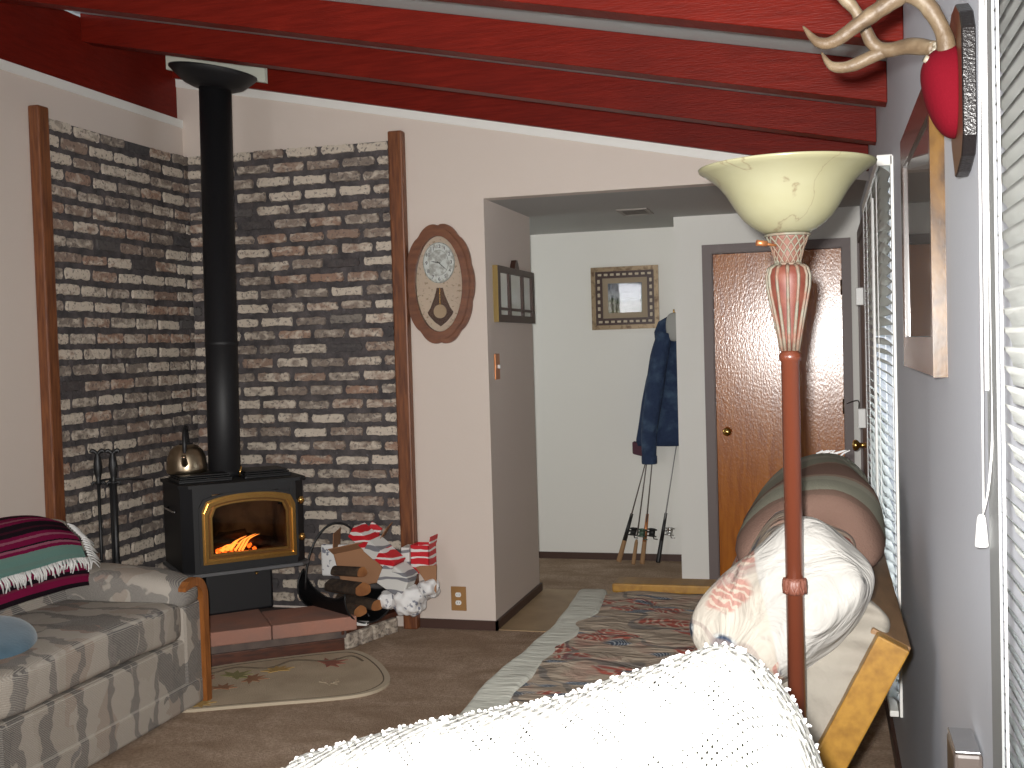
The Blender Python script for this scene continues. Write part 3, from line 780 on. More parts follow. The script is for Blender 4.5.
for k, (x0, y0, z0, x1, y1, z1, r) in enumerate(((-.14, .015, .145, .16, -.0, .165, .048), (-.15, -.05, .070, .20, -.052, .070, .040), (-.12, .055, .075, .20, .055, .080, .038), (-.08, .0, .235, .13, .02, .25, .036))):
    p0, p1 = TL((x0, y0, z0)), TL((x1, y1, z1)); ax = (p1 - p0).normalized(); s = ax.cross(Vector((0, 0, 1))).normalized(); up = s.cross(ax)
    poly = []
    for i in range(12):
        a = 2 * PI * i / 12; rr = r * (1 + .15 * noise.noise(Vector((i * .7, k * 3, 0))))
        poly.append((rr * math.cos(a), rr * math.sin(a) * (.45 if math.sin(a) < 0 else 1)))
    bm = NB(); prism(bm, poly, (p1 - p0).length, frame3(p0, s, up, ax)); orient(bm); bm.faces.ensure_lookup_table()
    for f in bm.faces:
        if len(f.verts) > 4: f.material_index = 1
    bm.normal_update()
    for f in bm.faces:
        if len(f.verts) == 4 and f.normal.dot(up) < -.7: f.material_index = 1
    tt = solo('firewood_log', bm, [M['bark'], M['logend']], loglabs[k], 'log', 'split logs in the carrier')

# cartons and papers beside the carrier
def card(pts, m, thick=.004):
    bm = NB(); vs = [bm.verts.new(p) for p in pts]; bm.faces.new(vs); bmesh.ops.recalc_face_normals(bm, faces=bm.faces[:])
    solidify(bm, thick); return bm
def boxopen(c, ex, ey, ez, h, lid):
    """hollow open carton: c centre, half sizes h ; flaps list"""
    T = frame3(c, ex, ey, ez); bm = NB(); a, b, d = h; w = .004
    box(bm, (-a, -b, -d), (a, -b + w, d), T=T); box(bm, (-a, b - w, -d), (a, b, d), T=T); box(bm, (-a, -b, -d), (-a + w, b, d), T=T); box(bm, (a - w, -b, -d), (a, b, d), T=T); box(bm, (-a, -b, -d), (a, b, -d + w), T=T)
    for s, ang in lid:
        ca, sa = math.cos(ang), math.sin(ang)
        if s == 'y-': Tf = frame3(T((0, -b, d)), T((1, 0, 0)) - T((0, 0, 0)), T((0, -sa, ca)) - T((0, 0, 0)), T((0, -ca, -sa)) - T((0, 0, 0))); box(bm, (-a, 0, 0), (a, b * 1.1, w), mi=1, T=Tf)
        if s == 'x+': Tf = frame3(T((a, 0, d)), T((0, 1, 0)) - T((0, 0, 0)), T((sa, 0, ca)) - T((0, 0, 0)), T((ca, 0, -sa)) - T((0, 0, 0))); box(bm, (-b, 0, 0), (b, a * .9, w), mi=1, T=Tf)
        if s == 'x-': Tf = frame3(T((-a, 0, d)), T((0, 1, 0)) - T((0, 0, 0)), T((-sa, 0, ca)) - T((0, 0, 0)), T((-ca, 0, -sa)) - T((0, 0, 0))); box(bm, (-b, 0, 0), (b, a * .9, w), mi=1, T=Tf)
    orient(bm); return bm
def mk_cardprint(nm, base, ink, sc):
    g = G(nm, .5, .4); w = g.wave(sc, g.mp((1, 1, 3)), 3, 'Z', dscale=3)
    n = g.noise(40, g.mp((1, 1, 2.2)), 2)
    c = g.mix(g.ramp(w, [(.78, 0.), (.84, 1.)]), base, ink); g.col(c); return g.m
redp = mk_cardprint('red_carton_print', (.55, .015, .025), (.75, .7, .68), 2.5)
whp = mk_cardprint('white_carton_print', (.66, .65, .62), (.2, .2, .22), 1.6)
# brown open box behind carrier
bm = boxopen((-2.38, 5.475, .37), (.97, .1, .2), (-.1, .95, .1), (-.2, -.1, .97), (.12, .06, .10), [('y-', .9), ('x+', .8), ('x-', -.3)])
solo('cardboard_carton', bm, [M['brown_card'], M['brown_card']], 'opened brown cardboard carton between the carrier hoop and brick wall', 'carton', 'torn cartons piled on the hearth')
T = frame3((-2.265, 5.40, .475), (.80, -.1, -.60), (.25, .93, .1), (.55, -.25, .76))
bm = NB(); box(bm, (-.15, -.05, -.035), (.15, .05, .035), bev=.004, T=T); bm.normal_update()
for f in bm.faces:
    u = (f.calc_center_median() - T((0, 0, 0))).dot(T((1, 0, 0)) - T((0, 0, 0)))
    f.material_index = 0
tt = thing('drinks_carton', 'long red and white carton slanting down over the top of the pile', 'carton', T((0, 0, -.035)), 'torn cartons piled on the hearth')
obj('carton_body', bm, redp, tt)
bm = NB(); box(bm, (-.035, -.052, -.037), (.045, .052, .0372), bev=.002, T=T); obj('white_band', bm, whp, tt)
bm = NB(); box(bm, (.152, -.055, -.037), (.25, .052, .02), bev=.01, T=T); obj('white_end', bm, whp, tt)
bm = boxopen((-2.045, 5.50, .405), (.98, -.05, .0), (.05, .98, 0), (0, 0, 1), (.052, .05, .075), [('x+', .2)])
T = frame3((-2.02, 5.44, .33), (.9, -.2, -.3), (.3, .2, .9), (-.1, -.95, .2))
tt = thing('red_carton', 'upright red carton with white lettering-like stripes next to the plaster wall', 'carton', (-2.03, 5.5, .35), 'torn cartons piled on the hearth')
obj('carton_body', bm, [redp, redp], tt)
bm = NB(); prism(bm, [(-.07, .02), (.05, .07), (.10, -.06), (.02, -.03)], .005, T); orient(bm); obj('brown_flap', bm, M['brown_card'], tt)
bm = NB(); box(bm, (-2.145, 5.435, .35), (-2.10, 5.53, .47), bev=.003); obj('white_panel', bm, whp, tt)
# white carton below
T = frame3((-2.15, 5.38, .315), (.85, -.2, -.45), (.1, .95, 0), (.4, 0, .9))
bm = NB(); box(bm, (-.085, -.05, -.06), (.085, .05, .055), bev=.006, T=T); solo('white_carton', bm, whp, 'crushed white printed carton in the middle of the pile', 'carton', 'torn cartons piled on the hearth')
T = frame3((-2.34, 5.50, .515), (.5, .1, .8), (-.1, .98, 0), (-.8, 0, .5))
bm = NB(); box(bm, (-.07, -.006, -.035), (.07, .006, .035), bev=.003, T=T)
solo('red_white_card', bm, redp, 'small red and white card sticking up left of the pile', 'carton', 'torn cartons piled on the hearth')
bm = NB(); box(bm, (-2.62, 5.47, .30), (-2.46, 5.50, .47), bev=.01); solo('white_wrapper', bm, M['news'], 'crumpled white wrapper standing behind the hoop handle', 'paper')
# rolled newspapers
for k, (c, ax, r) in enumerate((((-2.085, 5.38, .205), (.15, -.97, .15), .082), ((-2.01, 5.465, .25), (.4, -.85, .3), .055), ((-2.20, 5.42, .20), (-.1, -.97, .1), .055))):
    ax = Vector(ax).normalized(); s = ax.cross(Vector((0, 0, 1))).normalized(); up = s.cross(ax); c = Vector(c)
    bm = NB(); cushion(bm, frame3(c, s, up, ax), (r, r * .9, .09), 2.6, 16, .0, deform=lambda w: w * (1 + .22 * noise.noise(w * 28 + Vector((k * 5, 0, 0)))) )
    solo('crumpled_newspaper', bm, M['news'], ['biggest crumpled ball of newspaper at the foot of the carton pile', 'crumpled newspaper ball furthest right against the plaster wall', 'crumpled newspaper tucked between the log carrier and the cartons'][k], 'newspaper', 'crumpled newspapers on the hearth')
bm = NB(); box(bm, (-2.318, 5.225, .1045), (-2.262, 5.26, .122), bev=.002); solo('matchbox', bm, M['white_plastic'], 'tiny white box lying on the hearth edge by the red slab', 'box')

# ------------------------------------------------------------------ hearth mat with leaves
t = thing('hearth_mat', 'beige half-round mat with autumn leaf pattern before the hearth', 'rug', (-2.4, 4.7, 0))
outl = [(-3.02, 4.60), (-2.345, 5.115), (-2.22, 5.09), (-2.06, 4.92), (-1.93, 4.72), (-1.895, 4.6), (-1.93, 4.47), (-2.05, 4.38), (-2.35, 4.245), (-2.72, 4.06), (-3.0, 4.1)]
def smooth(pl, it=2):
    for _ in range(it):
        q = []
        for i in range(len(pl)):
            a, b = Vector(pl[i]), Vector(pl[(i + 1) % len(pl)]); q += [tuple(a * .75 + b * .25), tuple(a * .25 + b * .75)]
        pl = q
    return pl
ol = smooth(outl); cm = Vector((sum(p[0] for p in ol) / len(ol), sum(p[1] for p in ol) / len(ol)))
sh = lambda pl, k: [(cm.x + (p[0] - cm.x) * k, cm.y + (p[1] - cm.y) * k) for p in pl]
TF = frame3((0, 0, 0), (1, 0, 0), (0, 1, 0), (0, 0, 1))
bm = NB(); prism(bm, sh(ol, .93), .012, TF); orient(bm); obj('pile', bm, M['rug'], t)
bm = NB(); ringpoly(bm, ol, sh(ol, .93), 0, .013, TF); orient(bm); obj('binding', bm, M['rugedge'], t)
bm = NB(); ringpoly(bm, sh(ol, .935), sh(ol, .92), .011, .0135, TF); orient(bm); obj('border_line', bm, M['rugline'], t)
vine = [(-2.93, 4.62), (-2.80, 4.60), (-2.72, 4.72), (-2.56, 4.74), (-2.5, 4.88), (-2.33, 4.90), (-2.25, 5.0), (-2.16, 4.93)]
bm = NB(); tube(bm, spline([(a, b, .012) for a, b in vine], 6), .006, 6); obj('vine_line', bm, M['rugline'], t)
def leaf(cx, cy, r, rot, m):
    pts = []
    rad = [1, .42, .85, .4, .95, .45, .7, .3, .25, .12, .25, .3, .7, .45, .95, .4, .85, .42]
    for i, q in enumerate(rad):
        a = rot + 2 * PI * i / len(rad); pts.append((cx + r * q * math.cos(a), cy + r * q * math.sin(a)))
    bm = NB(); prism(bm, pts, .0035, frame3((0, 0, .0115), (1, 0, 0), (0, 1, 0), (0, 0, 1))); orient(bm); obj('leaf_motif', bm, m, t)
for a in ((-2.31, 4.87, .10, .8, 'leafred'), (-2.50, 4.72, .085, 2.2, 'leafgold'), (-2.66, 4.60, .10, 1.2, 'leafgreen'), (-2.56, 4.57, .085, .2, 'leafbrown'), (-2.78, 4.52, .08, 2.7, 'leafred'), (-2.62, 4.42, .07, 1.7, 'leafbrown'),
          (-2.60, 4.20, .07, .5, 'leafgold'), (-2.68, 4.16, .07, 2.5, 'leafbrown'), (-2.18, 4.58, .06, 1.1, 'rug'), (-2.86, 4.33, .07, 2., 'leafred')):
    leaf(a[0], a[1], a[2], a[3], M[a[4]])

# ------------------------------------------------------------------ pendulum clock
CX, CZ = -1.952, 1.843
TC = frame3((CX, YB, CZ), (1, 0, 0), (0, 0, 1), (0, -1, 0))
t = thing('wall_clock', 'oval scalloped walnut pendulum clock on the beige wall', 'clock', (CX, YB, CZ))
def oval(a, b, n=96, sc=0):
    out = []
    for i in range(n):
        th_ = 2 * PI * i / n
        k = 1 + sc * (abs(math.sin(5 * (th_ + PI / 10))) ** .6 - .7)
        out.append((a * k * math.cos(th_), b * k * math.sin(th_)))
    return out
bm = NB(); ringpoly(bm, oval(.193, .318, sc=.05), oval(.133, .255), 0, .028, TC); ringpoly(bm, oval(.172, .292, sc=.03), oval(.131, .252), .028, .042, TC); orient(bm)
bmesh.ops.bevel(bm, geom=[e for e in bm.edges if e.calc_face_angle(0) > .9], offset=.004, segments=2, affect='EDGES'); obj('frame', bm, M['walnut'], t)
bm = NB(); prism(bm, oval(.134, .257), .012, TC); orient(bm); obj('back_panel', bm, M['clockback'], t)
def arc(c, r, a0, a1, n): return [(c[0] + r * math.cos(a0 + (a1 - a0) * i / n), c[1] + r * math.sin(a0 + (a1 - a0) * i / n)) for i in range(n + 1)]
# cream printed panel with a bell shaped opening for the pendulum
bm = NB(); up = [(x, y) for x, y in oval(.131, .252, 96) if y > -.012]
prism(bm, up + [(-.130, -.020), (.130, -.020)], .004, frame3(TC((0, 0, .012)), (1, 0, 0), (0, 0, 1), (0, -1, 0))); orient(bm); obj('dial_panel', bm, M['dialgold'], t)
low = [(x, y) for x, y in oval(.131, .252, 96) if y < -.024]
low = [(-.1305, -.0205)] + low + [(.1305, -.0205)]
BELL = [(-.02, .018), (-.06, .028), (-.10, .045), (-.135, .060), (-.145, .075), (-.165, .066), (-.20, .035), (-.225, .0)]
def bell(y):
    if y >= -.02: return .018
    for (a_, b_), (c_, d_) in zip(BELL, BELL[1:]):
        if y >= c_: return b_ + (d_ - b_) * (y - a_) / (c_ - a_)
    return 0
inner = [(math.copysign(min(bell(max(y * .9, -.225)), abs(x) * .93), x), max(y * .9, -.225) if y < -.021 else y) for x, y in low]
bm = NB(); A = [bm.verts.new(TC((x, y, .016))) for x, y in low]; B = [bm.verts.new(TC((x, y, .016))) for x, y in inner]
for i in range(len(A) - 1): bm.faces.new([A[i], A[i + 1], B[i + 1], B[i]])
orient(bm); solidify(bm, .002); obj('lower_panel', bm, M['dialgold'], t)
bm = NB(); dc = (.0, .112)
prism(bm, [(dc[0] + .088 * math.cos(2 * PI * i / 48), dc[1] + .108 * math.sin(2 * PI * i / 48)) for i in range(48)], .003, frame3(TC((0, 0, .016)), (1, 0, 0), (0, 0, 1), (0, -1, 0)))
orient(bm); dl = obj('dial', bm, M['dial'], t)
bm = NB(); c48 = lambda r, rr: [(dc[0] + r * math.cos(2 * PI * i / 48), dc[1] + rr * math.sin(2 * PI * i / 48)) for i in range(48)]
ringpoly(bm, c48(.088, .108), c48(.084, .104), .019, .021, TC); ringpoly(bm, c48(.054, .067), c48(.052, .065), .019, .0205, TC); orient(bm); obj('dial_ring', bm, M['dial2'], dl)
for h in range(1, 13):
    a = PI / 2 - h * PI / 6
    cu = bpy.data.curves.new('n', 'FONT'); cu.body = str(h); cu.size = .026; cu.align_x = 'CENTER'; cu.align_y = 'CENTER'; cu.extrude = .0003
    o = bpy.data.objects.new('n', cu); COL.objects.link(o); dg = bpy.context.evaluated_depsgraph_get(); dg.update()
    me = bpy.data.meshes.new_from_object(o.evaluated_get(dg)); tmp = bmesh.new(); tmp.from_mesh(me)
    for v in tmp.verts: v.co = TC((dc[0] + .069 * math.cos(a) + v.co.x, dc[1] + .086 * math.sin(a) + v.co.y, .0205 + v.co.z))
    obj('numeral', tmp, M['numeral'], dl)
    bpy.data.objects.remove(o); bpy.data.curves.remove(cu); bpy.data.meshes.remove(me)
def hand(ang, L, w, z, nm):
    a = Vector((math.cos(ang), math.sin(ang))); n_ = Vector((-a.y, a.x))
    P_ = [Vector(dc) - a * .01 - n_ * w, Vector(dc) + a * L * .6 - n_ * w, Vector(dc) + a * L, Vector(dc) + a * L * .6 + n_ * w, Vector(dc) - a * .01 + n_ * w]
    bm = NB(); prism(bm, [tuple(p) for p in P_], .001, frame3(TC((0, 0, z)), (1, 0, 0), (0, 0, 1), (0, -1, 0))); orient(bm); obj(nm, bm, M['numeral'], dl)
hand(PI / 2 - 2 * PI * (9.4 / 12), .046, .0022, .0222, 'hour_hand'); hand(PI / 2 - 2 * PI * 22 / 60, .066, .0018, .0236, 'minute_hand')
bm = NB(); box(bm, (-.002, -.125, .018), (.002, -.022, .020), T=TC); pd = obj('pendulum_rod', bm, M['brass'], t)
bm = NB(); prism(bm, [(.036 * math.cos(2 * PI * i / 32), -.145 + .036 * math.sin(2 * PI * i / 32)) for i in range(32)], .006, frame3(TC((0, 0, .018)), (1, 0, 0), (0, 0, 1), (0, -1, 0))); orient(bm); obj('pendulum_disc', bm, mat('engraved_pendulum', (.50, .36, .22), .4, .2, bump=(90, .4, .002)), t)
g = mat('clock_glass', (1, 1, 1), .01, trans=1)
bm = NB(); prism(bm, oval(.131, .252), .002, frame3(TC((0, 0, .030)), (1, 0, 0), (0, 0, 1), (0, -1, 0))); orient(bm); obj('glass', bm, g, t)

# wall outlet, hall switch
t = thing('wall_outlet', 'duplex power outlet with wooden cover plate low on the beige wall', 'outlet', (-1.905, YB, .225 - .06))
bm = NB(); box(bm, (-1.947, YB - .007, .098), (-1.862, YB, .228), bev=.003); pl = obj('cover_plate', bm, mat('tan_wood_plate', (.33, .17, .055), .5), t)
for z in (.185, .142):
    bm = NB(); prism(bm, [(.016 * math.cos(2 * PI * i / 24), max(-.012, min(.012, .016 * math.sin(2 * PI * i / 24)))) for i in range(24)], .004, frame3((-1.905, YB - .007, z), (1, 0, 0), (0, 0, 1), (0, -1, 0))); orient(bm); s_ = obj('socket', bm, M['white_plastic'], pl)
    bm = NB(); box(bm, (-1.912, YB - .0118, z - .004), (-1.910, YB - .0110, z + .005)); box(bm, (-1.900, YB - .0118, z - .004), (-1.898, YB - .0110, z + .005)); obj('socket_slots', bm, M['dark'], pl)
t = thing('light_switch', 'copper-toned light switch plate on the hall side wall under the picture', 'light switch', (XC, 5.79, 1.32))
bm = NB(); box(bm, (XC, 5.75, 1.325), (XC + .008, 5.835, 1.465), bev=.003); obj('cover_plate', bm, M['copper'], t)
bm = NB(); box(bm, (XC + .008, 5.785, 1.385), (XC + .022, 5.80, 1.405), bev=.002); obj('toggle', bm, M['white_plastic'], t)

# ------------------------------------------------------------------ pictures in the hall
def rectpic(nm, lab, T, w, h, fw, th_, mframe, mprint, extra=None):
    t = thing(nm, lab, 'picture', T((0, 0, 0)))
    R = lambda a, b: [(-a, -b), (a, -b), (a, b), (-a, b)]
    bm = NB(); ringpoly(bm, R(w, h), R(w - fw, h - fw), 0, th_, T); orient(bm); fr_ = obj('frame', bm, mframe, t)
    bm = NB(); prism(bm, R(w - fw, h - fw), .004, frame3(T((0, 0, .004)), T((1, 0, 0)) - T((0, 0, 0)), T((0, 1, 0)) - T((0, 0, 0)), T((0, 0, 1)) - T((0, 0, 0)))); orient(bm); pr_ = obj('print', bm, mprint, t)
    return t, fr_, pr_
TP = frame3((-1.308, Y3, 1.813), (1, 0, 0), (0, 0, 1), (0, -1, 0))
t, fr_, pr_ = rectpic('framed_landscape', 'framed landscape with beaded gilt frame on the far hall wall', TP, .233, .215, .03, .022, M['framegold'], M['print_hall'])
R = lambda a, b: [(-a, -b), (a, -b), (a, b), (-a, b)]
bm = NB(); ringpoly(bm, R(.203, .185), R(.155, .138), 0, .016, TP); orient(bm); obj('inner_moulding', bm, M['framebrown'], t)
bm = NB()
for k in range(9):
    for s in (-1, 1): box(bm, (-.172 + k * .043 - .013, s * .162 - .008, .014), (-.172 + k * .043 + .013, s * .162 + .008, .021), bev=.003, T=TP)
for k in range(6):
    for s in (-1, 1): box(bm, (s * .180 - .009, -.118 + k * .047 - .013, .014), (s * .180 + .009, -.118 + k * .047 + .013, .021), bev=.003, T=TP)
obj('bead_inlay', bm, M['bead'], t)
bm = NB(); ringpoly(bm, R(.155, .138), R(.118, .102), .003, .010, TP); orient(bm); obj('mat_board', bm, mat('tan_mat_board', (.34, .27, .19), .8), t)
bm = NB(); box(bm, (-.116, -.10, .0085), (.116, .10, .010), T=TP); obj('glass', bm, M['glass'], t)

TP = frame3((XC + .0, 6.165, 1.795), (0, 1, 0), (0, 0, 1), (1, 0, 0))
t = thing('triptych_window_picture', 'small dark-framed three-pane picture hanging on the hall side wall', 'picture', (XC, 6.165, 1.64))
R2 = lambda a0, b0, a1, b1: [(a0, b0), (a1, b0), (a1, b1), (a0, b1)]
bm = NB(); ringpoly(bm, R2(-.39, -.16, .39, .145), R2(-.34, -.12, .34, .11), 0, .028, TP)
for a in (-.14, .14): box(bm, (a - .018, -.12, .0), (a + .018, .11, .026), T=TP)
box(bm, (-.34, -.095, .0), (.34, -.08, .024), T=TP)
orient(bm); fr_ = obj('frame', bm, M['framebrown'], t)
bm = NB(); box(bm, (-.395, -.16, .0), (-.391, .145, .028), T=TP); obj('gilt_edge', bm, mat('gilt_edge', (.28, .19, .06), .4, .3), t)
bm = NB(); prism(bm, [(-.05, .145), (.05, .145), (.035, .17), (.012, .195), (-.012, .195), (-.035, .17)], .03, TP); orient(bm); obj('hanging_finial', bm, M['framebrown'], t)
bm = NB(); box(bm, (-.34, -.12, .004), (.34, .11, .012), T=TP); obj('glazed_print', bm, M['print_side'], t)

# air vent in hall ceiling
t = thing('ceiling_vent', 'small rectangular air vent in the hall ceiling', 'vent', (-1.06, 6.62, ZH))
bm = NB(); ringpoly(bm, R2(-.09, -.14, .09, .14), R2(-.07, -.12, .07, .12), 0, .008, frame3((-1.06, 6.62, ZH), (1, 0, 0), (0, 1, 0), (0, 0, -1))); orient(bm); obj('frame', bm, mat('vent_grey', (.30, .27, .24), .6), t)
bm = NB()
for k in range(9): box(bm, (-1.13, 6.51 + k * .026, ZH - .006), (-.99, 6.51 + k * .026 + .012, ZH - .001))
obj('louvres', bm, mat('vent_dark', (.10, .085, .07), .7), t)

# ------------------------------------------------------------------ closet door
t = thing('door_1', 'varnished wooden closet door', 'door', (-.27, Y4, 0)); t['kind'] = 'structure'
for k in ('label', 'category'):
    if k in t: del t[k]
bm = NB(); box(bm, (DL + .010, Y4 + .012, .01), (DR - .010, Y4 + .05, 2.035)); obj('door_leaf', bm, M['door'], t)
bm = NB(); ex = .062
ringpoly(bm, [(DL - .055, 0), (DR + .045, 0), (DR + .045, 2.095), (DL - .055, 2.095)], [(DL + .002, 0), (DR - .002, 0), (DR - .002, 2.043), (DL + .002, 2.043)], 0, .018, frame3((0, Y4, 0), (1, 0, 0), (0, 0, 1), (0, -1, 0)))
orient(bm); obj('door_casing', bm, M['mauve'], t)
bm = NB(); ringpoly(bm, [(DL, 0), (DR, 0), (DR, 2.045), (DL, 2.045)], [(DL + .008, 0), (DR - .008, 0), (DR - .008, 2.038), (DL + .008, 2.038)], -.09, .006, frame3((0, Y4, 0), (1, 0, 0), (0, 0, 1), (0, -1, 0)))
orient(bm); obj('door_jamb', bm, M['mauve'], t)
bm = NB(); TK = frame3((-.585, Y4 + .012, .935), (1, 0, 0), (0, 0, 1), (0, -1, 0)); 
lathe(bm, [(.027, 0), (.027, .004), (.012, .008), (.012, .03), (.024, .038), (.028, .05), (.024, .062), (.002, .066)], (0, 0, 0), 24, T=lambda p: TK(p)); obj('door_knob', bm, M['brass'], t)
for z in (.35, 1.08, 1.8):
    bm = NB(); tube(bm, [(DR - .010, Y4 + .004, z - .045), (DR - .010, Y4 + .004, z + .045)], .008, 10); obj('door_hinge', bm, mat('bronze_hinge', (.10, .06, .03), .4, .7), t)

# exterior door on right wall
t = thing('door_2', 'side door', 'door', (XR, 6.5, 0)); t['kind'] = 'structure'
for k in ('label', 'category'): del t[k]
bm = NB(); ringpoly(bm, R2(5.98, 0, 7.0, 2.12), R2(6.05, 0.0, 6.93, 2.05), 0, .02, frame3((XR, 0, 0), (0, 1, 0), (0, 0, 1), (-1, 0, 0))); orient(bm); obj('door_casing', bm, M['mauve'], t)
bm = NB(); box(bm, (XR - .010, 6.052, .01), (XR - .001, 6.928, 2.048)); obj('door_leaf', bm, M['mauve'], t)
bm = NB(); TK = frame3((XR - .01, 6.14, .93), (0, 1, 0), (0, 0, 1), (-1, 0, 0))
lathe(bm, [(.03, 0), (.03, .005), (.013, .009), (.013, .04), (.026, .05), (.03, .062), (.024, .074), (.002, .078)], (0, 0, 0), 24, T=lambda p: TK(p)); obj('door_knob', bm, M['brass'], t)
for z0, z1 in ((1.66, 1.75), (1.03, 1.13)):
    bm = NB(); box(bm, (XR - .060, 6.0, z0), (XR - .021, 6.03, z1), bev=.004); obj('door_latch', bm, M['white_plastic'], t)
bm = NB(); tube(bm, spline([(XR - .055, 6.01, 1.13), (.18, 6.6, 1.14), (.13, Y4 - .03, 1.10)], 5), .003, 6); obj('latch_wire', bm, M['dark'], t)

# ------------------------------------------------------------------ windows + blinds
def mkwin(nm, w):
    y0, y1, z0, z1 = w
    t = bpy.data.objects.new(nm, None); COL.objects.link(t); t.location = (XR + .1, (y0 + y1) / 2, z0); t['kind'] = 'structure'
    TW = frame3((XR + .125, 0, 0), (0, 1, 0), (0, 0, 1), (-1, 0, 0))
    bm = NB(); ringpoly(bm, R2(y0, z0, y1, z1), R2(y0 + .04, z0 + .04, y1 - .04, z1 - .04), 0, .04, TW); box(bm, ((y0 + y1) / 2 - .02, z0 + .04, .0), ((y0 + y1) / 2 + .02, z1 - .04, .03), T=TW); orient(bm); obj('window_frame', bm, M['trim_white'], t)
    bm = NB(); box(bm, (XR + .103, y0 + .04, z0 + .04), (XR + .107, y1 - .04, z1 - .04)); obj('window_pane', bm, M['glass'], t)
    return t
w1 = mkwin('window_1', W1); w2 = mkwin('window_2', W2)
bm = NB(); TW = frame3((XR, 0, 0), (0, 1, 0), (0, 0, 1), (-1, 0, 0))
ringpoly(bm, R2(W1[0] - .035, W1[2] - .03, W1[1] + .035, W1[3] + .03), R2(W1[0], W1[2], W1[1], W1[3]), 0, .008, TW); orient(bm); obj('window_casing', bm, M['trim_white'], w1)
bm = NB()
ringpoly(bm, R2(W2[0] - .05, W2[2] - .05, 1.69, W2[3] + .05), R2(W2[0], W2[2], 1.60, W2[3]), 0, .003, TW); orient(bm); obj('window_casing', bm, mat('casing_grey_against_flash', (.26, .27, .27), .6), w2)  # casing colour darkened to counter the flash, not a metal track

def blind(nm, lab, y0, y1, zlo, zhi, xc, slatw, pitch, tilt, mslat, ladders):
    t = thing(nm, lab, 'blind', (xc, (y0 + y1) / 2, zlo), 'white slatted window blinds')
    bm = NB(); z = zhi - .05; ct, st = math.cos(tilt), math.sin(tilt)
    while z > zlo + .03:
        prof = []
        for k in range(7):
            s = -1 + 2 * k / 6; a = s * slatw / 2; c = .0035 * (1 - s * s)
            prof.append((a * ct - c * st, a * st + c * ct))
        A = [bm.verts.new((xc + p[0], y0, z + p[1])) for p in prof]; B = [bm.verts.new((xc + p[0], y1, z + p[1])) for p in prof]
        for k in range(6):
            f = bm.faces.new([A[k], A[k + 1], B[k + 1], B[k]]); f.smooth = True
        z -= pitch
    solidify(bm, .0008); obj('slats', bm, mslat, t)
    bm = NB(); box(bm, (xc - .024, y0, zhi - .035), (xc + .024, y1, zhi), bev=.003); obj('headrail', bm, M['trim_white'], t)
    bm = NB(); box(bm, (xc - .014, y0, zlo), (xc + .014, y1, zlo + .02), bev=.003); obj('bottom_rail', bm, M['trim_white'], t)
    bm = NB()
    for yy in ladders:
        for s in (-1, 1): tube(bm, [(xc + s * slatw * .47, yy, zlo + .01), (xc + s * slatw * .47, yy, zhi - .03)], .0016, 5)
    obj('ladder_cords', bm, M['string'], t)
    return t
bl1 = blind('window_blind', 'white slatted blind hanging over the far tall window behind the futon', 3.765, 5.17, .27, 2.075, .1975, .044, .034, math.radians(-38), M['blind_far'], (3.9, 4.3, 4.75, 5.1))
bm = NB(); tube(bm, [(.163, 3.86, 1.95), (.163, 3.87, .32)], .004, 6); obj('tilt_wand', bm, M['white_plastic'], bl1)
bl2 = blind('window_blind', 'white slatted blind of the near window at the right edge', .42, 1.345, .48, 2.20, .1945, .027, .0205, math.radians(-57), M['blind_near'], (1.28, 1.0, .6))
# lift cord with tassel
cy = 1.70
bm = NB()
tube(bm, [(.218, cy - .03, 2.10), (.216, cy, 1.75), (.214, cy, 1.245)], .0016, 6); tube(bm, spline([(.222, cy - .06, 2.10), (.219, cy - .05, 1.75), (.221, cy - .055, 1.42), (.216, cy - .05, 1.30), (.213, cy, 1.243)], 5), .0016, 6)
tube(bm, [(.219, cy - .035, 2.1), (.218, cy - .025, 1.42)], .0032, 8)
pc = obj('pull_cord', bm, M['string'], bl2, True)
bm = NB(); lathe(bm, [(.009, 0), (.0095, .002), (.006, .040), (.004, .045), (.001, .046)], (.211, cy, 1.197), 14); obj('tassel', bm, M['white_plastic'], pc)

# ------------------------------------------------------------------ big picture on right wall
TQ = frame3((XR, 0, 0), (0, 1, 0), (0, 0, 1), (-1, 0, 0))
y0, y1, z0, z1 = 2.235, 3.09, 1.42, 2.0
t = thing('framed_picture', 'large framed picture with amber burl edge on the grey right wall', 'picture', (XR, 2.73, z0))
bm = NB(); ringpoly(bm, R2(y0 + .002, z0, y1, z1), R2(y0 + .075, z0 + .075, y1 - .075, z1 - .075), 0, .022, TQ); orient(bm)
obj('frame', bm, M['dkframe'], t)
bm = NB(); box(bm, (y0 - .002, z0 - .001, -.0), (y0 + .002, z1 + .001, .026), T=TQ); obj('burl_edge', bm, M['burl'], t)
bm = NB(); ringpoly(bm, R2(y0 + .072, z0 + .072, y1 - .072, z1 - .072), R2(y0 + .077, z0 + .077, y1 - .077, z1 - .077), .004, .020, TQ); ringpoly(bm, R2(y0 + .085, z0 + .085, y1 - .085, z1 - .085), R2(y0 + .089, z0 + .089, y1 - .089, z1 - .089), .004, .014, TQ); orient(bm); obj('silver_fillet', bm, mat('silver_fillet', (.05, .035, .028), .35), t)
bm = NB(); box(bm, (y0 + .07, z0 + .07, .004), (y1 - .07, z1 - .07, .016), T=TQ); obj('glazed_print', bm, M['print_sepia'], t)

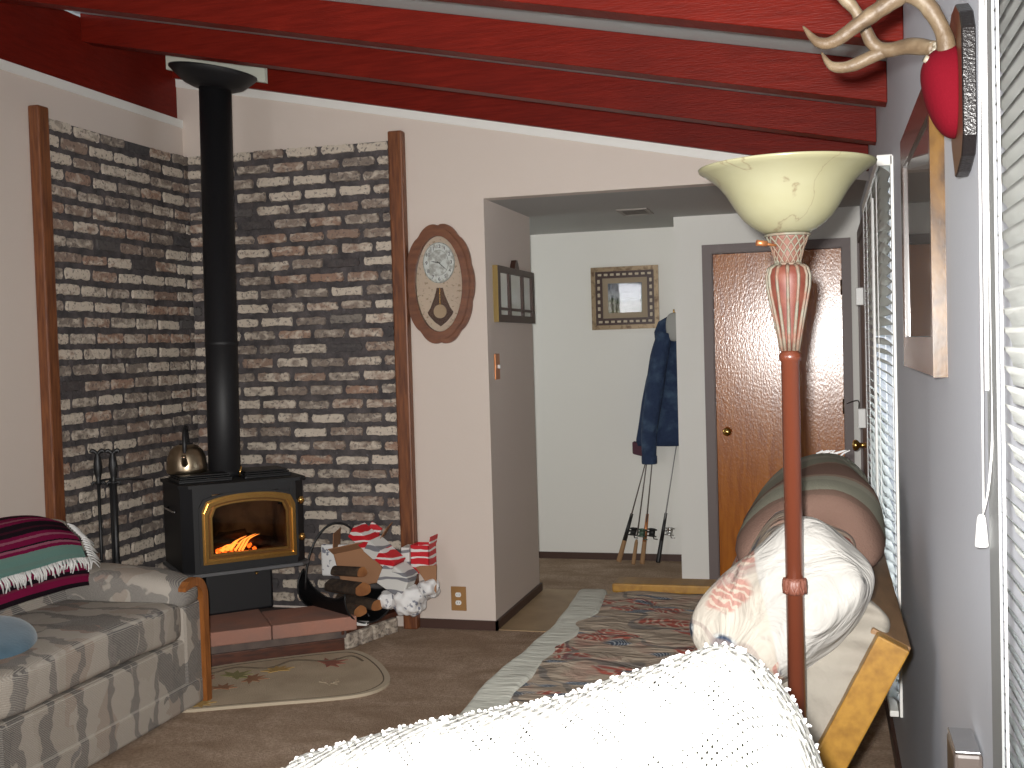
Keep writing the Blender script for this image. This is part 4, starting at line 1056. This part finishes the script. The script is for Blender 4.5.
# ------------------------------------------------------------------ antler mount
t = thing('antler_mount', 'deer antlers on a red velvet cap and dark wooden plaque', 'antler mount', (XR, 1.9, 1.75))
TA = frame3((XR, 1.862, 1.875), (0, 1, 0), (0, 0, 1), (-1, 0, 0))
shield = [(-.045, -.165), (.0, -.172), (.045, -.165), (.085, -.06), (.10, .06), (.075, .125), (.03, .155), (-.03, .155), (-.075, .12), (-.10, .05), (-.085, -.06)]
shield = [(-.012, -.155), (.03, -.16), (.08, -.10), (.12, .0), (.13, .08), (.10, .135), (.05, .155), (-.02, .155), (-.085, .125), (-.115, .09), (-.115, -.10), (-.085, -.135)]
shield = [(a * .76, b * .82) for a, b in shield]
bm = NB(); prism(bm, shield, .020, TA); orient(bm); bm.faces.ensure_lookup_table()
bm.normal_update()
for f in bm.faces:
    if f.normal.x < -.9: f.material_index = 1
bmesh.ops.bevel(bm, geom=[e for e in bm.edges], offset=.002, segments=1, affect='EDGES')
obj('plaque', bm, [M['plaque'], M['plaqueface']], t)
bm = NB(); cushion(bm, frame3((XR - .020, 1.87, 1.884), (0, 1, 0), (0, 0, 1), (-1, 0, 0)), (.054, .069, .048), 2.2, 14, deform=lambda w: Vector((w.x, w.y * (1.18 if w.y < 0 else .9), max(w.z, 0) * (1 + 3.5 * w.y)))); obj('velvet_cap', bm, M['velvet'], t, True)
bm = NB()
Aa = Vector((.176, 1.885, 1.93))
def ant(pts, rad, sub=7, k_=1.05):
    p = spline(pts, sub); r = lerps(rad, sub)
    r = [q * k_ * (1 + .16 * noise.noise(v * 55)) for q, v in zip(r, p)]
    tube(bm, p, r, 12)
# near antler
ant([(.188, 1.85, 1.916), (.187, 1.845, 1.955), (.160, 1.84, 2.006), (.127, 1.84, 2.026), (.098, 1.845, 2.03), (.088, 1.85, 2.06), (.085, 1.85, 2.12), (.10, 1.84, 2.17)], [.0135, .0125, .0125, .013, .013, .0105, .008, .002])
ant([(.130, 1.84, 2.025), (.098, 1.845, 2.008), (.060, 1.85, 1.986), (.025, 1.86, 1.967), (.000, 1.865, 1.970), (-.022, 1.87, 1.998)], [.0125, .013, .0115, .0105, .008, .0012])
# far antler
ant([(.180, 1.92, 1.955), (.145, 1.95, 1.970), (.108, 1.97, 1.972), (.088, 1.97, 1.985), (.075, 1.96, 2.01), (.055, 1.95, 2.045), (.015, 1.94, 2.08), (-.03, 1.93, 2.10)], [.013, .012, .0115, .010, .0095, .0095, .008, .002])
ant([(.112, 1.97, 1.972), (.085, 1.975, 1.964), (.050, 1.98, 1.953), (.022, 1.985, 1.958), (.006, 1.985, 1.982)], [.010, .0105, .0095, .0075, .001])
obj('antlers', bm, M['antler'], t, True)
bm = NB()
for c in ((.189, 1.85, 1.918), (.178, 1.92, 1.95)):
    for k in range(14):
        a = 2 * PI * k / 14
        bmesh.ops.create_icosphere(bm, subdivisions=1, radius=.005, matrix=Matrix.Translation(Vector(c) + Vector((.004 * math.sin(a * 3), .014 * math.cos(a), .0 + .012 * math.sin(a)))))
tube(bm, spline([(.158, 1.85, 1.925), (.18, 1.86, 1.918), (.198, 1.87, 1.93), (.2, 1.9, 1.93)], 3), [.006] * 10, 8)
obj('skull_cap_burrs', bm, M['antlertip'], t, True)

# ribbed box at lower right
t = thing('ribbed_wall_box', 'grey ribbed plastic box on the right wall below the hanging cord', 'wall box', (XR, 1.87, .585))
TB = frame3((XR, 1.87, .69), (0, 1, 0), (0, 0, 1), (-1, 0, 0))
bm = NB(); box(bm, (-.055, -.12, 0), (.055, .165, .042), bev=.006, T=TB); obj('housing', bm, M['rib'], t)
bm = NB()
for k in range(30): box(bm, (-.058, -.11 + k * .0085, .012), (-.0555, -.11 + k * .0085 + .0045, .034), T=TB)
obj('ribs', bm, mat('rib_highlight', (.18, .16, .15), .3), t)
bm = NB(); box(bm, (-.056, .1655, .003), (.056, .170, .041), bev=.002, T=TB); obj('top_edge', bm, M['chrome'], t)

# ------------------------------------------------------------------ jacket, cap and fishing rods
t = thing('denim_jacket', 'dark blue denim jacket hanging on the far hall wall', 'jacket', (-1.05, Y3 - .06, 1.65))
PXL = [(1.675, -1.015, -.86, .05), (1.64, -1.075, -.85, .09), (1.57, -1.105, -.84, .10), (1.50, -1.10, -.83, .10), (1.40, -1.125, -.82, .10), (1.25, -1.17, -.80, .10), (1.10, -1.20, -.80, .11), (.95, -1.225, -.80, .12), (.85, -1.245, -.80, .12), (.80, -1.25, -.80, .12)]
bm = NB(); rings = []
for z, x0, x1, d in PXL:
    ring = []; x1 = min(x1, -.90)
    for k in range(28):
        a = 2 * PI * k / 28; cx = (x0 + x1) / 2; hx = (x1 - x0) / 2
        p = Vector((cx + hx * math.copysign(abs(math.cos(a)) ** .7, math.cos(a)), Y3 - .006 - d / 2 - d / 2 * math.copysign(abs(math.sin(a)) ** .8, math.sin(a)), z))
        fold = .014 * math.sin(p.x * 38 + z * 3) if math.sin(a) > 0 else 0
        p.y -= max(fold, 0); ring.append(bm.verts.new(p))
    rings.append(ring)
for i in range(len(rings) - 1):
    for k in range(28):
        f = bm.faces.new([rings[i][k], rings[i][(k + 1) % 28], rings[i + 1][(k + 1) % 28], rings[i + 1][k]]); f.smooth = True
bm.faces.new(rings[0]); bm.faces.new(rings[-1][::-1]); orient(bm); obj('jacket_body', bm, M['denim'], t)
bm = NB(); tube(bm, spline([(-1.02, Y3 - .15, 1.56), (-1.06, Y3 - .17, 1.4), (-1.10, Y3 - .18, 1.15), (-1.14, Y3 - .17, .90), (-1.145, Y3 - .16, .70)], 5), lerps([.05, .062, .062, .056, .046], 5), 14); sl = obj('sleeve', bm, M['denim'], t, True)
bm = NB(); lathe(bm, [(.05, .685), (.053, .69), (.053, .735), (.05, .74)], (-1.145, Y3 - .16, 0), 16); obj('cuff', bm, M['denim'], sl)
bm = NB(); box(bm, (-1.27, Y3 - .10, .745), (-1.15, Y3 - .03, .83), bev=.01, T=lambda p: Vector((p.x, p.y, p.z - (p.x + 1.27) * .25))); obj('maroon_hem', bm, M['maroon'], t)
bm = NB(); tube(bm, [(-.97, Y3, 1.70), (-.97, Y3 - .05, 1.69), (-.97, Y3 - .055, 1.72)], .006, 8); solo('coat_hook', bm, M['brass'], 'small brass coat hook above the denim jacket', 'hook')
bm = NB(); cushion(bm, frame3((-.955, Y3 - .165, 1.60), (1, 0, 0), (0, 0, 1), (0, -1, 0)), (.055, .095, .03), 2.6, 10, .004)
solo('grey_cap', bm, M['greycap'], 'pale grey cap hanging in front of the denim jacket shoulder', 'cap', smooth=True)
rods = [((617, -1.375), 7.50, -1.17, M['cork'], 'fishing rod leaning furthest left with pale cork grip', .018),
        ((632, -1.262), 7.42, -1.17, M['cork'], 'fishing rod with green reel, second from the left', .014),
        ((641, -1.205), 7.44, -1.135, M['cork'], 'fishing rod with long cork grip and black reel, third from the left', .017),
        ((657, -1.107), 7.50, -.985, M['iron'], 'fishing rod leaning furthest right with black grip and silver reel', .016)]
for k, (px, yb, xt, mg, lab, gr) in enumerate(rods):
    a = Vector((px[1], yb, .012)); b = Vector((xt, Y3 - .005, .75)); d = (b - a).normalized(); top_ = a + d * 1.02
    top_.y = min(top_.y, Y3 - .004)
    t = thing('fishing_rod', lab, 'fishing rod', a, 'fishing rods leaning in the hall')
    bm = NB(); tube(bm, [a + d * .2, top_], [.0055, .003], 8); obj('blank', bm, M['rodblank'] if k != 3 else mat('grey_rod_blank', (.30, .30, .30), .3), t)
    bm = NB(); tube(bm, [a, a + d * .01, a + d * .15, a + d * .17], [gr * .9, gr, gr * .85, gr * .5], 12); obj('grip', bm, mg, t, True)
    bm = NB(); tube(bm, [a + d * .15, a + d * .34], [gr * .85, gr * .6], 10)
    if k != 1: obj('foregrip', bm, M['iron'] if k != 2 else M['copper'], t, True)
    else: bm.free()
    bm = NB(); s = Vector((1, -.35, 0)).normalized(); rc = a + d * .22 + s * (.05 if k != 1 else .035)
    n0 = d.cross(s).normalized()
    lathe(bm, [(.012, -.03), (.032, -.03), (.032, -.024), (.02, -.022), (.02, .012), (.032, .014), (.032, .02), (.016, .026)], (0, 0, 0), 20, T=frame3(rc, s, n0, d))
    tube(bm, [a + d * .22, rc], .006, 6)
    tube(bm, [rc - d * .01, rc + n0 * .0 - d * .045 + s * .02, rc - d * .045 + s * .045], .004, 6)
    obj('reel', bm, [M['iron'], mat('green_reel', (.10, .16, .12), .3, .6), M['iron'], M['chrome']][k], t)
    bm = NB()
    for q in (.5, .72, .9): bmesh.ops.create_circle(bm, segments=10, radius=.008, matrix=Matrix.Translation(a + d * q + s * .008))
    bm.free()

# ------------------------------------------------------------------ loveseat on the left
t = thing('loveseat', 'southwestern patterned loveseat with wood-trimmed arms against the left wall', 'sofa', (-3.0, 3.6, 0))
XF, YN, YFa = -2.60, 2.86, 4.28
bm = NB(); cushion(bm, frame3((-2.985, 3.585, .455), (1, 0, 0), (0, 1, 0), (0, 0, 1)), (.388, .575, .085), 9, 16, .006, 5, 3, deform=lambda w: Vector((w.x, w.y, w.z + .02 * (1 - (w.y / .57) ** 2)))); 
for v in bm.verts: v.co.z -= .07
obj('seat_cushion', bm, M['sofa'], t)
bm = NB(); box(bm, (-3.40, 3.02, .10), (XF - .012, 4.15, .31), bev=.015); obj('front_rail', bm, M['sofa'], t)
bm = NB(); box(bm, (-3.40, YN + .02, .012), (XF - .004, YFa - .03, .125), bev=.012); obj('skirt_panel', bm, M['sofa'], t)
for yc, s in ((4.185, 1), (2.90, -1)):
    bm = NB()
    box(bm, (-3.38, yc - .075, .012), (XF - .006, yc + .075, .46), bev=.02)
    arm = obj('arm', bm, M['sofa'], t)
    bm = NB(); cushion(bm, frame3((-3.02, yc - .015 * s, .49), (1, 0, 0), (0, 1, 0), (0, 0, 1)), (.425, .115, .085), 3.4, 14, .008, 5, 8, deform=lambda w: Vector((w.x, w.y, w.z + .03 * (1 - ((w.x + .1) / .5) ** 2)))); obj('arm_pad', bm, M['sofa'], arm)
    # curved wood face
    yo, yi = yc + .09 * s, yc - .085 * s
    pts = [(yo, 0), (yo, .46)] + [(yc + .0 * s + .09 * s * math.cos(a), .46 + .10 * math.sin(a)) for a in [PI / 2 * k / 6 for k in range(1, 7)]] + [(yc - .055 * s, .552), (yi, .53), (yi, .515), (yc - .05 * s, .522), (yc + .0 * s, .525)] + [(yc + .05 * s * math.cos(a), .46 + .062 * math.sin(a)) for a in [PI / 2 * k / 6 for k in range(5, -1, -1)]] + [(yc + .05 * s, 0)]
    bm = NB(); prism(bm, pts, .035, frame3((XF - .02, 0, 0), (0, 1, 0), (0, 0, 1), (1, 0, 0))); orient(bm); obj('wood_facing', bm, M['oak'], arm)
# back
TBk = frame3((-3.245, 3.6, .57), (0, 1, 0), (-.22, 0, .97), (.97, 0, .22))
bm = NB(); cushion(bm, TBk, (.68, .26, .10), 5, 16, .01, 4, 5); obj('back_cushion', bm, M['sofa'], t)
bm = NB(); box(bm, (-3.44, 2.9, .0), (-3.34, 4.30, .78), bev=.03); obj('back_frame', bm, M['sofa'], t)

# serape over the sofa back: top layer + fringe + lower layer
t = thing('serape_blanket', 'magenta and turquoise striped serape with white fringe over the loveseat back', 'blanket', (-3.2, 4.0, .8))
def drape(u, v, off, L):
    """v=0 at wall side behind, v=1 low edge at front. u along y"""
    y = 3.07 + 1.02 * u
    path = [(-3.41, .74), (-3.385, .84), (-3.30, .885), (-3.19, .865), (-3.11, .79), (-3.075, .70), (-3.045, .60)]
    s = v * L * (len(path) - 1); i = min(int(s), len(path) - 2); f = s - i
    x = path[i][0] + (path[i + 1][0] - path[i][0]) * f; z = path[i][1] + (path[i + 1][1] - path[i][1]) * f
    z -= .035 + .05 * max(0, (u - .75) / .25) ** 2 * (1 - v * .5)
    nz = noise.noise(Vector((y * 3, v * 3, off * 40))) * .012
    return Vector((x + off + nz * .6 + .02, y - .05 * v * (u > .5) * (u - .5), z + off * .7 + nz))
bm = NB(); lay = bm.loops.layers.color.new('stripe')
grid(bm, lambda u, v: drape(u, v, .022, .86), 30, 30, 0, lay, lambda u, v: (v * .98, 0, 0, 1)); solidify(bm, .008); obj('top_layer', bm, M['serape'], t)
bm = NB(); lay = bm.loops.layers.color.new('stripe')
grid(bm, lambda u, v: drape(u * 1.01, .6 + v * .42, .008, .99), 24, 14, 0, lay, lambda u, v: (v, 0, 0, 1)); solidify(bm, .008); obj('lower_layer', bm, M['serape2'], t)
bm = NB(); rr = random.Random(4)
for k in range(100):
    u = k / 99 + rr.uniform(-.004, .004); u = min(max(u, 0), 1)
    p0 = drape(u, .99, .034, .86); d1 = Vector((rr.uniform(.005, .02), rr.uniform(-.025, .02), -.045 + rr.uniform(-.015, .01)))
    tube(bm, [p0, p0 + d1 * .5 + Vector((.006, 0, 0)), p0 + d1], [.0045, .004, .0025], 5)
for k in range(16):
    v = .62 + .38 * k / 15; p0 = drape(1, v, .03, .86); tube(bm, [p0, p0 + Vector((.005, .03, -.012)), p0 + Vector((.012, .05 + rr.uniform(0, .02), -.04))], [.0045, .004, .0025], 5)
fo = obj('fringe', bm, M['yarn'], t); fo['kind'] = 'stuff'
# blue pillow
bm = NB(); cushion(bm, frame3((-2.90, 3.30, .485), (.80, .50, -.1), (-.5, .8, .2), (.2, 0, .97)), (.17, .20, .065), 2.6, 16, .006, 5, 2)
solo('throw_pillow', bm, M['bluecloth'], 'dusty blue throw pillow lying on the loveseat seat', 'pillow', smooth=True)

# ------------------------------------------------------------------ futon along the right wall
Y0f, Y1f = 2.55, 4.52
t = thing('futon_sofa', 'pine futon sofa bed with shell-print mattress along the right wall', 'futon', (-.4, 3.5, 0))
bd = Vector((.455, 0, .89)).normalized(); bn = Vector((-.89, 0, .455)).normalized()     # up the back; out of the back
TBf = frame3((-.128, 0, .335), (0, 1, 0), bd, bn)      # (y, along back, out)
BLn = .57
bm = NB(); box(bm, (Y0f - .05, -.02, -.038), (Y0f - .005, BLn, .034), bev=.004, T=TBf); obj('back_end_board', bm, M['pine'], t)
bm = NB(); box(bm, (Y1f + .005, -.02, -.045), (Y1f + .05, BLn, .045), bev=.004, T=TBf); obj('back_end_board', bm, M['pine'], t)
bm = NB(); box(bm, (Y0f - .005, BLn - .035, -.045), (Y1f + .005, BLn, .045), bev=.004, T=TBf); obj('top_rail', bm, M['pinedark'], t)
bm = NB(); box(bm, (Y0f - .005, -.01, -.02), (Y1f + .005, .05, .02), bev=.004, T=TBf); obj('lower_rail', bm, M['pine'], t)
yy = Y0f + .05
while yy < Y1f - .05:
    bm = NB(); box(bm, (yy, .05, -.012), (yy + .055, BLn - .035, .012), bev=.003, T=TBf); obj('back_slat', bm, M['pine'], t); yy += .115
bm = NB(); box(bm, (-.97, Y0f - .04, .26), (-.93, Y1f + .04, .34), bev=.005); obj('front_rail', bm, M['pine'], t)
bm = NB()
for k in range(14): box(bm, (-.93, Y0f + .03 + k * .14, .30), (-.10, Y0f + .10 + k * .14, .325))
obj('seat_slats', bm, M['pine'], t)
for ya, yb_ in ((Y1f + .055, Y1f + .115),):
    bm = NB(); box(bm, (-.86, ya - .05, .475), (-.12, yb_ + .03, .512), bev=.006); obj('arm_board', bm, M['pine'], t)
    for x in (-.82, -.18):
        bm = NB(); box(bm, (x - .035, ya, 0), (x + .035, yb_ - .0, .475), bev=.004); obj('leg', bm, M['pine'], t)
for x in (-.82, -.18):
    bm = NB(); box(bm, (x - .035, Y0f - .12, 0), (x + .035, Y0f - .055, .36), bev=.004); obj('leg', bm, M['pine'], t)
# mattress seat
bm = NB()
cushion(bm, frame3((-.55, 3.53, .415), (1, 0, 0), (0, 1, 0), (0, 0, 1)), (.37, .975, .088), 9, 22, .012, 6, 1)
mt = obj('seat_mattress', bm, M['shell'], t)
bm = NB()
cushion(bm, frame3((-.912, 3.535, .415), (1, 0, 0), (0, 1, 0), (0, 0, 1)), (.068, .985, .092), 8, 22, .012, 5, 9, deform=lambda w: Vector((w.x + .02 * math.sin(w.y * 4), w.y, w.z)))
obj('mattress_band', bm, M['band'], t)
# mattress back
def dfm(w):
    s = w.x / .96
    return Vector((w.x, w.y + .04 * s, w.z + .03 * math.cos(s * 2.5)))
bm = NB()
cushion(bm, frame3((-.145, 3.55, .70), (0, 1, 0), bd, bn), (.96, .335, .135), 6, 22, .018, 5, 6, matf=lambda c: 1 if c.x < -.90 else 0, deform=dfm)
obj('back_mattress', bm, [M['shell'], M['cream']], t)

# pillow with shell print, leaning
def ortho(c, ex, ez):
    ex = Vector(ex).normalized(); ez = Vector(ez); ez = (ez - ex * ez.dot(ex)).normalized(); return frame3(c, ex, ez.cross(ex), ez)
TPl = ortho((-.106, 2.60, .888), (.70, -.10, .68), (-.42, -.80, .36))
t = thing('bed_pillow', 'large cream pillow printed with shells leaning on the futon back', 'pillow', (-.1, 2.60, .70))
bm = NB(); cushion(bm, TPl, (.215, .138, .09), 3.4, 22, .022, 6, 4, deform=lambda w: w)
obj('pillow_sham', bm, M['shell_light'], t)
# cream sheet at the near end
t = thing('cream_sheet', 'crumpled cream sheet over the near end of the futon back', 'sheet', (-.02, 2.6, .6))
bm = NB()
def wr(w): return Vector((w.x, w.y, w.z + .012 * max(.2, min(1, w.x * 12)) * math.sin(w.x * 85 + w.y * 25 + 3 * noise.noise(w * 9))))
cushion(bm, ortho((.0, 2.60, .745), (.455, .0, .89), (-.3, -.90, .15)), (.19, .085, .045), 3.2, 34, .010, 9, 11, deform=wr)
obj('sheet_cloth', bm, M['cream'], t)

# folded striped blanket on top of the futon back
t = thing('folded_blanket', 'thick folded green and brown striped blanket over the futon back top', 'blanket', (-.05, 3.62, 1.0))
path = spline([(-.205, 0, .83), (-.155, 0, .93), (-.08, 0, 1.0), (0, 0, 1.025), (.05, 0, 1.00), (.075, 0, .94), (.085, 0, .86)], 5)
bm = NB(); n = len(path)
def tubeblk(bm, y0, y1, th_, seed, k0=0):
    rings = []
    for i in range(k0, n):
        p = path[i]; tg = (path[min(i + 1, n - 1)] - path[max(i - 1, 0)]).normalized(); nm = Vector((tg.z, 0, -tg.x)) * -1
        endf = min(1, (i - k0 + .6) / 3, (n - 1 - i + .6) / 3)
        ring = []
        for j in range(44):
            a = 2 * PI * j / 44
            cy_ = math.copysign(abs(math.cos(a)) ** .55, math.cos(a)); cz_ = math.copysign(abs(math.sin(a)) ** .6, math.sin(a))
            yy = (y0 + y1) / 2 + (y1 - y0) / 2 * cy_
            q = p + nm * (th_ / 2 * cz_ * (.35 + .65 * endf)); q.y = yy
            q += noise.noise_vector(q * 4 + Vector((seed, 0, 0))) * .016
            ring.append(bm.verts.new(q))
        rings.append(ring)
    for i in range(len(rings) - 1):
        for j in range(44):
            f = bm.faces.new([rings[i][j], rings[i][(j + 1) % 44], rings[i + 1][(j + 1) % 44], rings[i + 1][j]]); f.smooth = True
    bm.faces.new(rings[0][::-1]); bm.faces.new(rings[-1])
tubeblk(bm, 3.18, 4.08, .17, 0); orient(bm); obj('blanket_fold', bm, M['stripeblanket'], t)
bm = NB(); rr = random.Random(9)
for k in range(14):
    p0 = Vector((-.04 + k * .006, 3.96, 1.085)); tube(bm, [p0, p0 + Vector((.01 + rr.uniform(-.01, .02), .0, .02)), p0 + Vector((.03 + rr.uniform(-.01, .02), 0, .03))], [.004, .003, .002], 5)
obj('tuft', bm, M['yarn'], t)

# ------------------------------------------------------------------ torchiere lamp
LX, LY = -.068, 2.40
t = thing('floor_lamp', 'torchiere floor lamp with veined alabaster bowl and cherry bronze pole', 'floor lamp', (LX, LY, 0))
o = (LX, LY, 0)
bm = NB(); lathe(bm, [(.14, 0), (.145, .01), (.13, .025), (.06, .04), (.03, .07), (.02, .1)], o, 36); obj('base', bm, M['pole'], t)
bm = NB(); lathe(bm, [(.0185, .08), (.0185, 1.453), (.022, 1.455), (.0225, 1.467), (.019, 1.471), (.017, 1.475)], o, 28); obj('pole', bm, M['pole'], t)
bm = NB(); lathe(bm, [(.0185, .965), (.0235, .97), (.0245, .983), (.0235, .995), (.0185, 1.0)], o, 40, flute=(10, .07))
for k in range(8):
    for s in (-1, 1): tube(bm, [(LX + .0225 * math.cos(a_), LY + .0225 * math.sin(a_), z_) for a_, z_ in [(2 * PI * k / 8 + s * .5 * q / 4, .967 + .03 * q / 4) for q in range(5)]], .003, 5)
obj('woven_collar', bm, mat('reddish_woven_collar', (.16, .055, .035), .5, bump=(100, .4, .003)), t)
# urn
DZ = -.018
up = [(.016, 1.475), (.020, 1.50), (.028, 1.542), (.036, 1.58), (.0415, 1.61), (.0425, 1.63), (.038, 1.645), (.028, 1.652)]
bm = NB(); lathe(bm, up, o, 36); obj('urn', bm, M['urn'], t)
bm = NB()
for k in range(12):
    a = 2 * PI * k / 12; tube(bm, [(LX + (r + .001) * math.cos(a), LY + (r + .001) * math.sin(a), z) for r, z in up], [.004, .004, .0038, .0035, .0035, .0035, .004, .004], 6)
obj('urn_ribs', bm, M['verdigris'], t)
# lattice basket
bk = [(.025, 1.652), (.028, 1.67), (.034, 1.69), (.041, 1.708), (.044, 1.714)]
bm = NB(); lathe(bm, [(r * .93, z) for r, z in bk], o, 32); obj('basket_core', bm, mat('basket_core', (.16, .07, .05), .6), t)
bm = NB()
def rb(z):
    for (r0, z0_), (r1, z1_) in zip(bk, bk[1:]):
        if z <= z1_: return r0 + (r1 - r0) * (z - z0_) / (z1_ - z0_)
    return bk[-1][0]
for k in range(14):
    for s in (-1, 1):
        tube(bm, [(LX + rb(z_) * math.cos(a_), LY + rb(z_) * math.sin(a_), z_) for a_, z_ in [(2 * PI * k / 14 + s * 1.2 * q / 8, 1.652 + .062 * q / 8) for q in range(9)]], .0019, 5)
for z_, r_ in ((1.654, .027), (1.714, .045)): tube(bm, [(LX + r_ * math.cos(a_), LY + r_ * math.sin(a_), z_) for a_ in [2 * PI * q / 32 for q in range(33)]], .0032, 6)
obj('lattice_basket', bm, M['verdigris'], t)
bm = NB(); tube(bm, [(LX - .022, LY - .03, 1.692), (LX - .048, LY - .045, 1.696)], .0028, 8); tube(bm, [(LX - .040, LY - .042, 1.6955), (LX - .060, LY - .051, 1.6975)], .0062, 10); obj('switch_knob', bm, M['copper'], t)
sp = [(.028, 1.716), (.046, 1.719), (.060, 1.726), (.073, 1.735), (.090, 1.750), (.103, 1.768), (.113, 1.785), (.124, 1.803), (.137, 1.820), (.152, 1.834), (.168, 1.845), (.178, 1.851), (.180, 1.856), (.176, 1.857), (.165, 1.849), (.148, 1.836), (.130, 1.820), (.117, 1.803), (.105, 1.785), (.095, 1.770), (.08, 1.752), (.03, 1.728), (.0, 1.727)]
bm = NB(); lathe(bm, sp, o, 72); obj('lamp_shade', bm, M['alabaster'], t)

# ------------------------------------------------------------------ near armchair with crocheted throw
t = thing('armchair', 'armchair hidden beneath the white crocheted throw in the foreground', 'armchair', (-.33, 1.6, 0))
RZ = [(-.74, .86), (-.70, .93), (-.67, .972), (-.6, .999), (-.48, 1.034), (-.40, 1.049), (-.315, 1.068), (-.25, 1.098), (-.19, 1.122), (-.14, 1.140), (-.12, 1.141), (-.09, 1.128), (-.06, 1.10), (-.034, 1.064), (-.012, 1.01), (0.0, .95), (.008, .85)]
def rz(x):
    if x <= RZ[0][0]: return RZ[0][1]
    for (a, b), (c, d) in zip(RZ, RZ[1:]):
        if x <= c: return b + (d - b) * (x - a) / (c - a)
    return RZ[-1][1]
chm = mat('oatmeal_armchair_fabric', (.3, .27, .23), .9, bump=(160, .4, .003))
prof = [(-.66, .30), (-.02, .30)] + [(x, rz(x) - .05) for x in (-.03, -.06, -.09, -.12, -.19, -.25, -.315, -.4, -.48, -.6, -.655)]
bm = NB(); prism(bm, prof, .13, frame3((0, 1.25, 0), (1, 0, 0), (0, 0, 1), (0, 1, 0))); orient(bm); obj('backrest', bm, chm, t)
bm = NB(); cushion(bm, frame3((-.33, 1.66, .39), (1, 0, 0), (0, 1, 0), (0, 0, 1)), (.24, .28, .09), 6, 8); obj('seat', bm, chm, t)
for x in (-.62, -.05):
    bm = NB(); box(bm, (x - .05, 1.38, .12), (x + .05, 1.95, .58), bev=.03); obj('arm', bm, chm, t)
bm = NB(); box(bm, (-.62, 1.27, .1), (-.05, 1.93, .30), bev=.02); obj('base_frame', bm, chm, t)
for x in (-.6, -.07):
    for y in (1.3, 1.9):
        bm = NB(); box(bm, (x - .025, y - .025, 0), (x + .025, y + .025, .1)); obj('leg', bm, M['oak'], t)
t = thing('crocheted_throw', 'white crocheted throw draped over the chair back in the foreground', 'throw blanket', (-.35, 1.3, 1.0))
def throw(u, v):
    x = -.74 + .748 * u; zr_ = rz(x)
    # v: 0 back hem (far side), .35 ridge, 1 near hem low
    if v < .3:
        q = v / .3; y = 1.40 - .02 * q; z = zr_ - .04 - .30 * (1 - q)
    elif v < .5:
        q = (v - .3) / .2; a = PI * q; y = 1.30 + .08 * math.cos(a); z = zr_ - .04 + .04 * math.sin(a)
    else:
        q = (v - .5) / .5; y = 1.22 - .10 * q; z = zr_ - .04 - .46 * q
    p = Vector((x, y, z))
    p += noise.noise_vector(Vector((x * 7, v * 5, 3))) * .008
    fold = .012 * math.sin(x * 23 + v * 4) * max(0, v - .45)
    p.y -= fold
    kn = .0007 * math.sin(x * 430) * math.sin(v * 430 * 1.1)
    p += Vector((0, -.6, .8)) * kn
    return p
bm = NB(); lay = bm.loops.layers.float_color.new('knit')
grid(bm, throw, 240, 300, 0, lay, lambda u, v: (u * .75, v * 1.1, 0, 1)); solidify(bm, .006); obj('throw_cloth', bm, M['knit'], t)
bm = NB(); rr = random.Random(3)
for k in range(420):
    u = rr.random(); v = rr.uniform(.33, .47); p = throw(u, v); L = rr.uniform(.003, .007)
    d1 = Vector((rr.uniform(-1, 1), rr.uniform(-.5, .8), rr.uniform(.3, 1))).normalized() * L
    tube(bm, [p, p + d1 * .6, p + d1 + Vector((rr.uniform(-.003, .003), 0, -.002))], [.0025, .002, .0012], 5)
fz = obj('yarn_loops', bm, M['yarn'], t); fz['kind'] = 'stuff'

# ------------------------------------------------------------------ camera
f, yaw, pitch, roll = 1119.5, -.2722, -.0333, -.0292
fw = Vector((math.sin(yaw) * math.cos(pitch), math.cos(yaw) * math.cos(pitch), math.sin(pitch)))
rt = Vector((math.cos(yaw), -math.sin(yaw), 0)); upv = rt.cross(fw)
r2 = rt * math.cos(roll) + upv * math.sin(roll); u2 = -rt * math.sin(roll) + upv * math.cos(roll)
cam = bpy.data.cameras.new('camera'); co = bpy.data.objects.new('camera', cam); COL.objects.link(co)
cam.sensor_width = 36; cam.lens = f / 1024 * 36; cam.clip_start = .02
co.matrix_world = Matrix(((r2.x, u2.x, -fw.x, 0), (r2.y, u2.y, -fw.y, 0), (r2.z, u2.z, -fw.z, 1.5), (0, 0, 0, 1)))
SC.camera = co

# ------------------------------------------------------------------ light
def lamp(nm, kind, loc, power, col=(1, 1, 1), size=.1, sy=None, rot=None):
    l = bpy.data.lights.new(nm, kind); l.energy = power; l.color = col
    o = bpy.data.objects.new(nm, l); COL.objects.link(o); o.location = loc
    if kind == 'AREA':
        l.size = size
        if sy: l.shape = 'RECTANGLE'; l.size_y = sy
    else: l.shadow_soft_size = size
    if rot: o.rotation_euler = rot
    return o
fl = lamp('camera_flash', 'SPOT', (-.035, -.01, 1.545), 740, (1, .975, .94), .02)
fl.data.spot_size = math.radians(88); fl.data.spot_blend = 1
fl.rotation_euler = co.matrix_world.to_euler()
lamp('rear_room_fill', 'AREA', (-3.2, -.9, 1.6), 60, (.95, .96, 1), 2.2, 1.6, (PI / 2, 0, math.radians(-62)))  # added ambient fill behind the camera, no window here
lamp('hall_area_light', 'AREA', (-3.3, 7.15, 1.5), 9, (.92, 1, .98), .8, 1.6, (0, -PI / 2, 0))  # out-of-view area light facing along the hall
w = bpy.data.worlds.new('sky'); SC.world = w; w.use_nodes = True
bg = w.node_tree.nodes['Background']; bg.inputs[0].default_value = (.85, .93, 1, 1); bg.inputs[1].default_value = 5.0
SC.view_settings.view_transform = 'Standard'; SC.view_settings.look = 'None'; SC.view_settings.gamma = 1; SC.view_settings.exposure = 0
SC.view_settings.use_curve_mapping = False
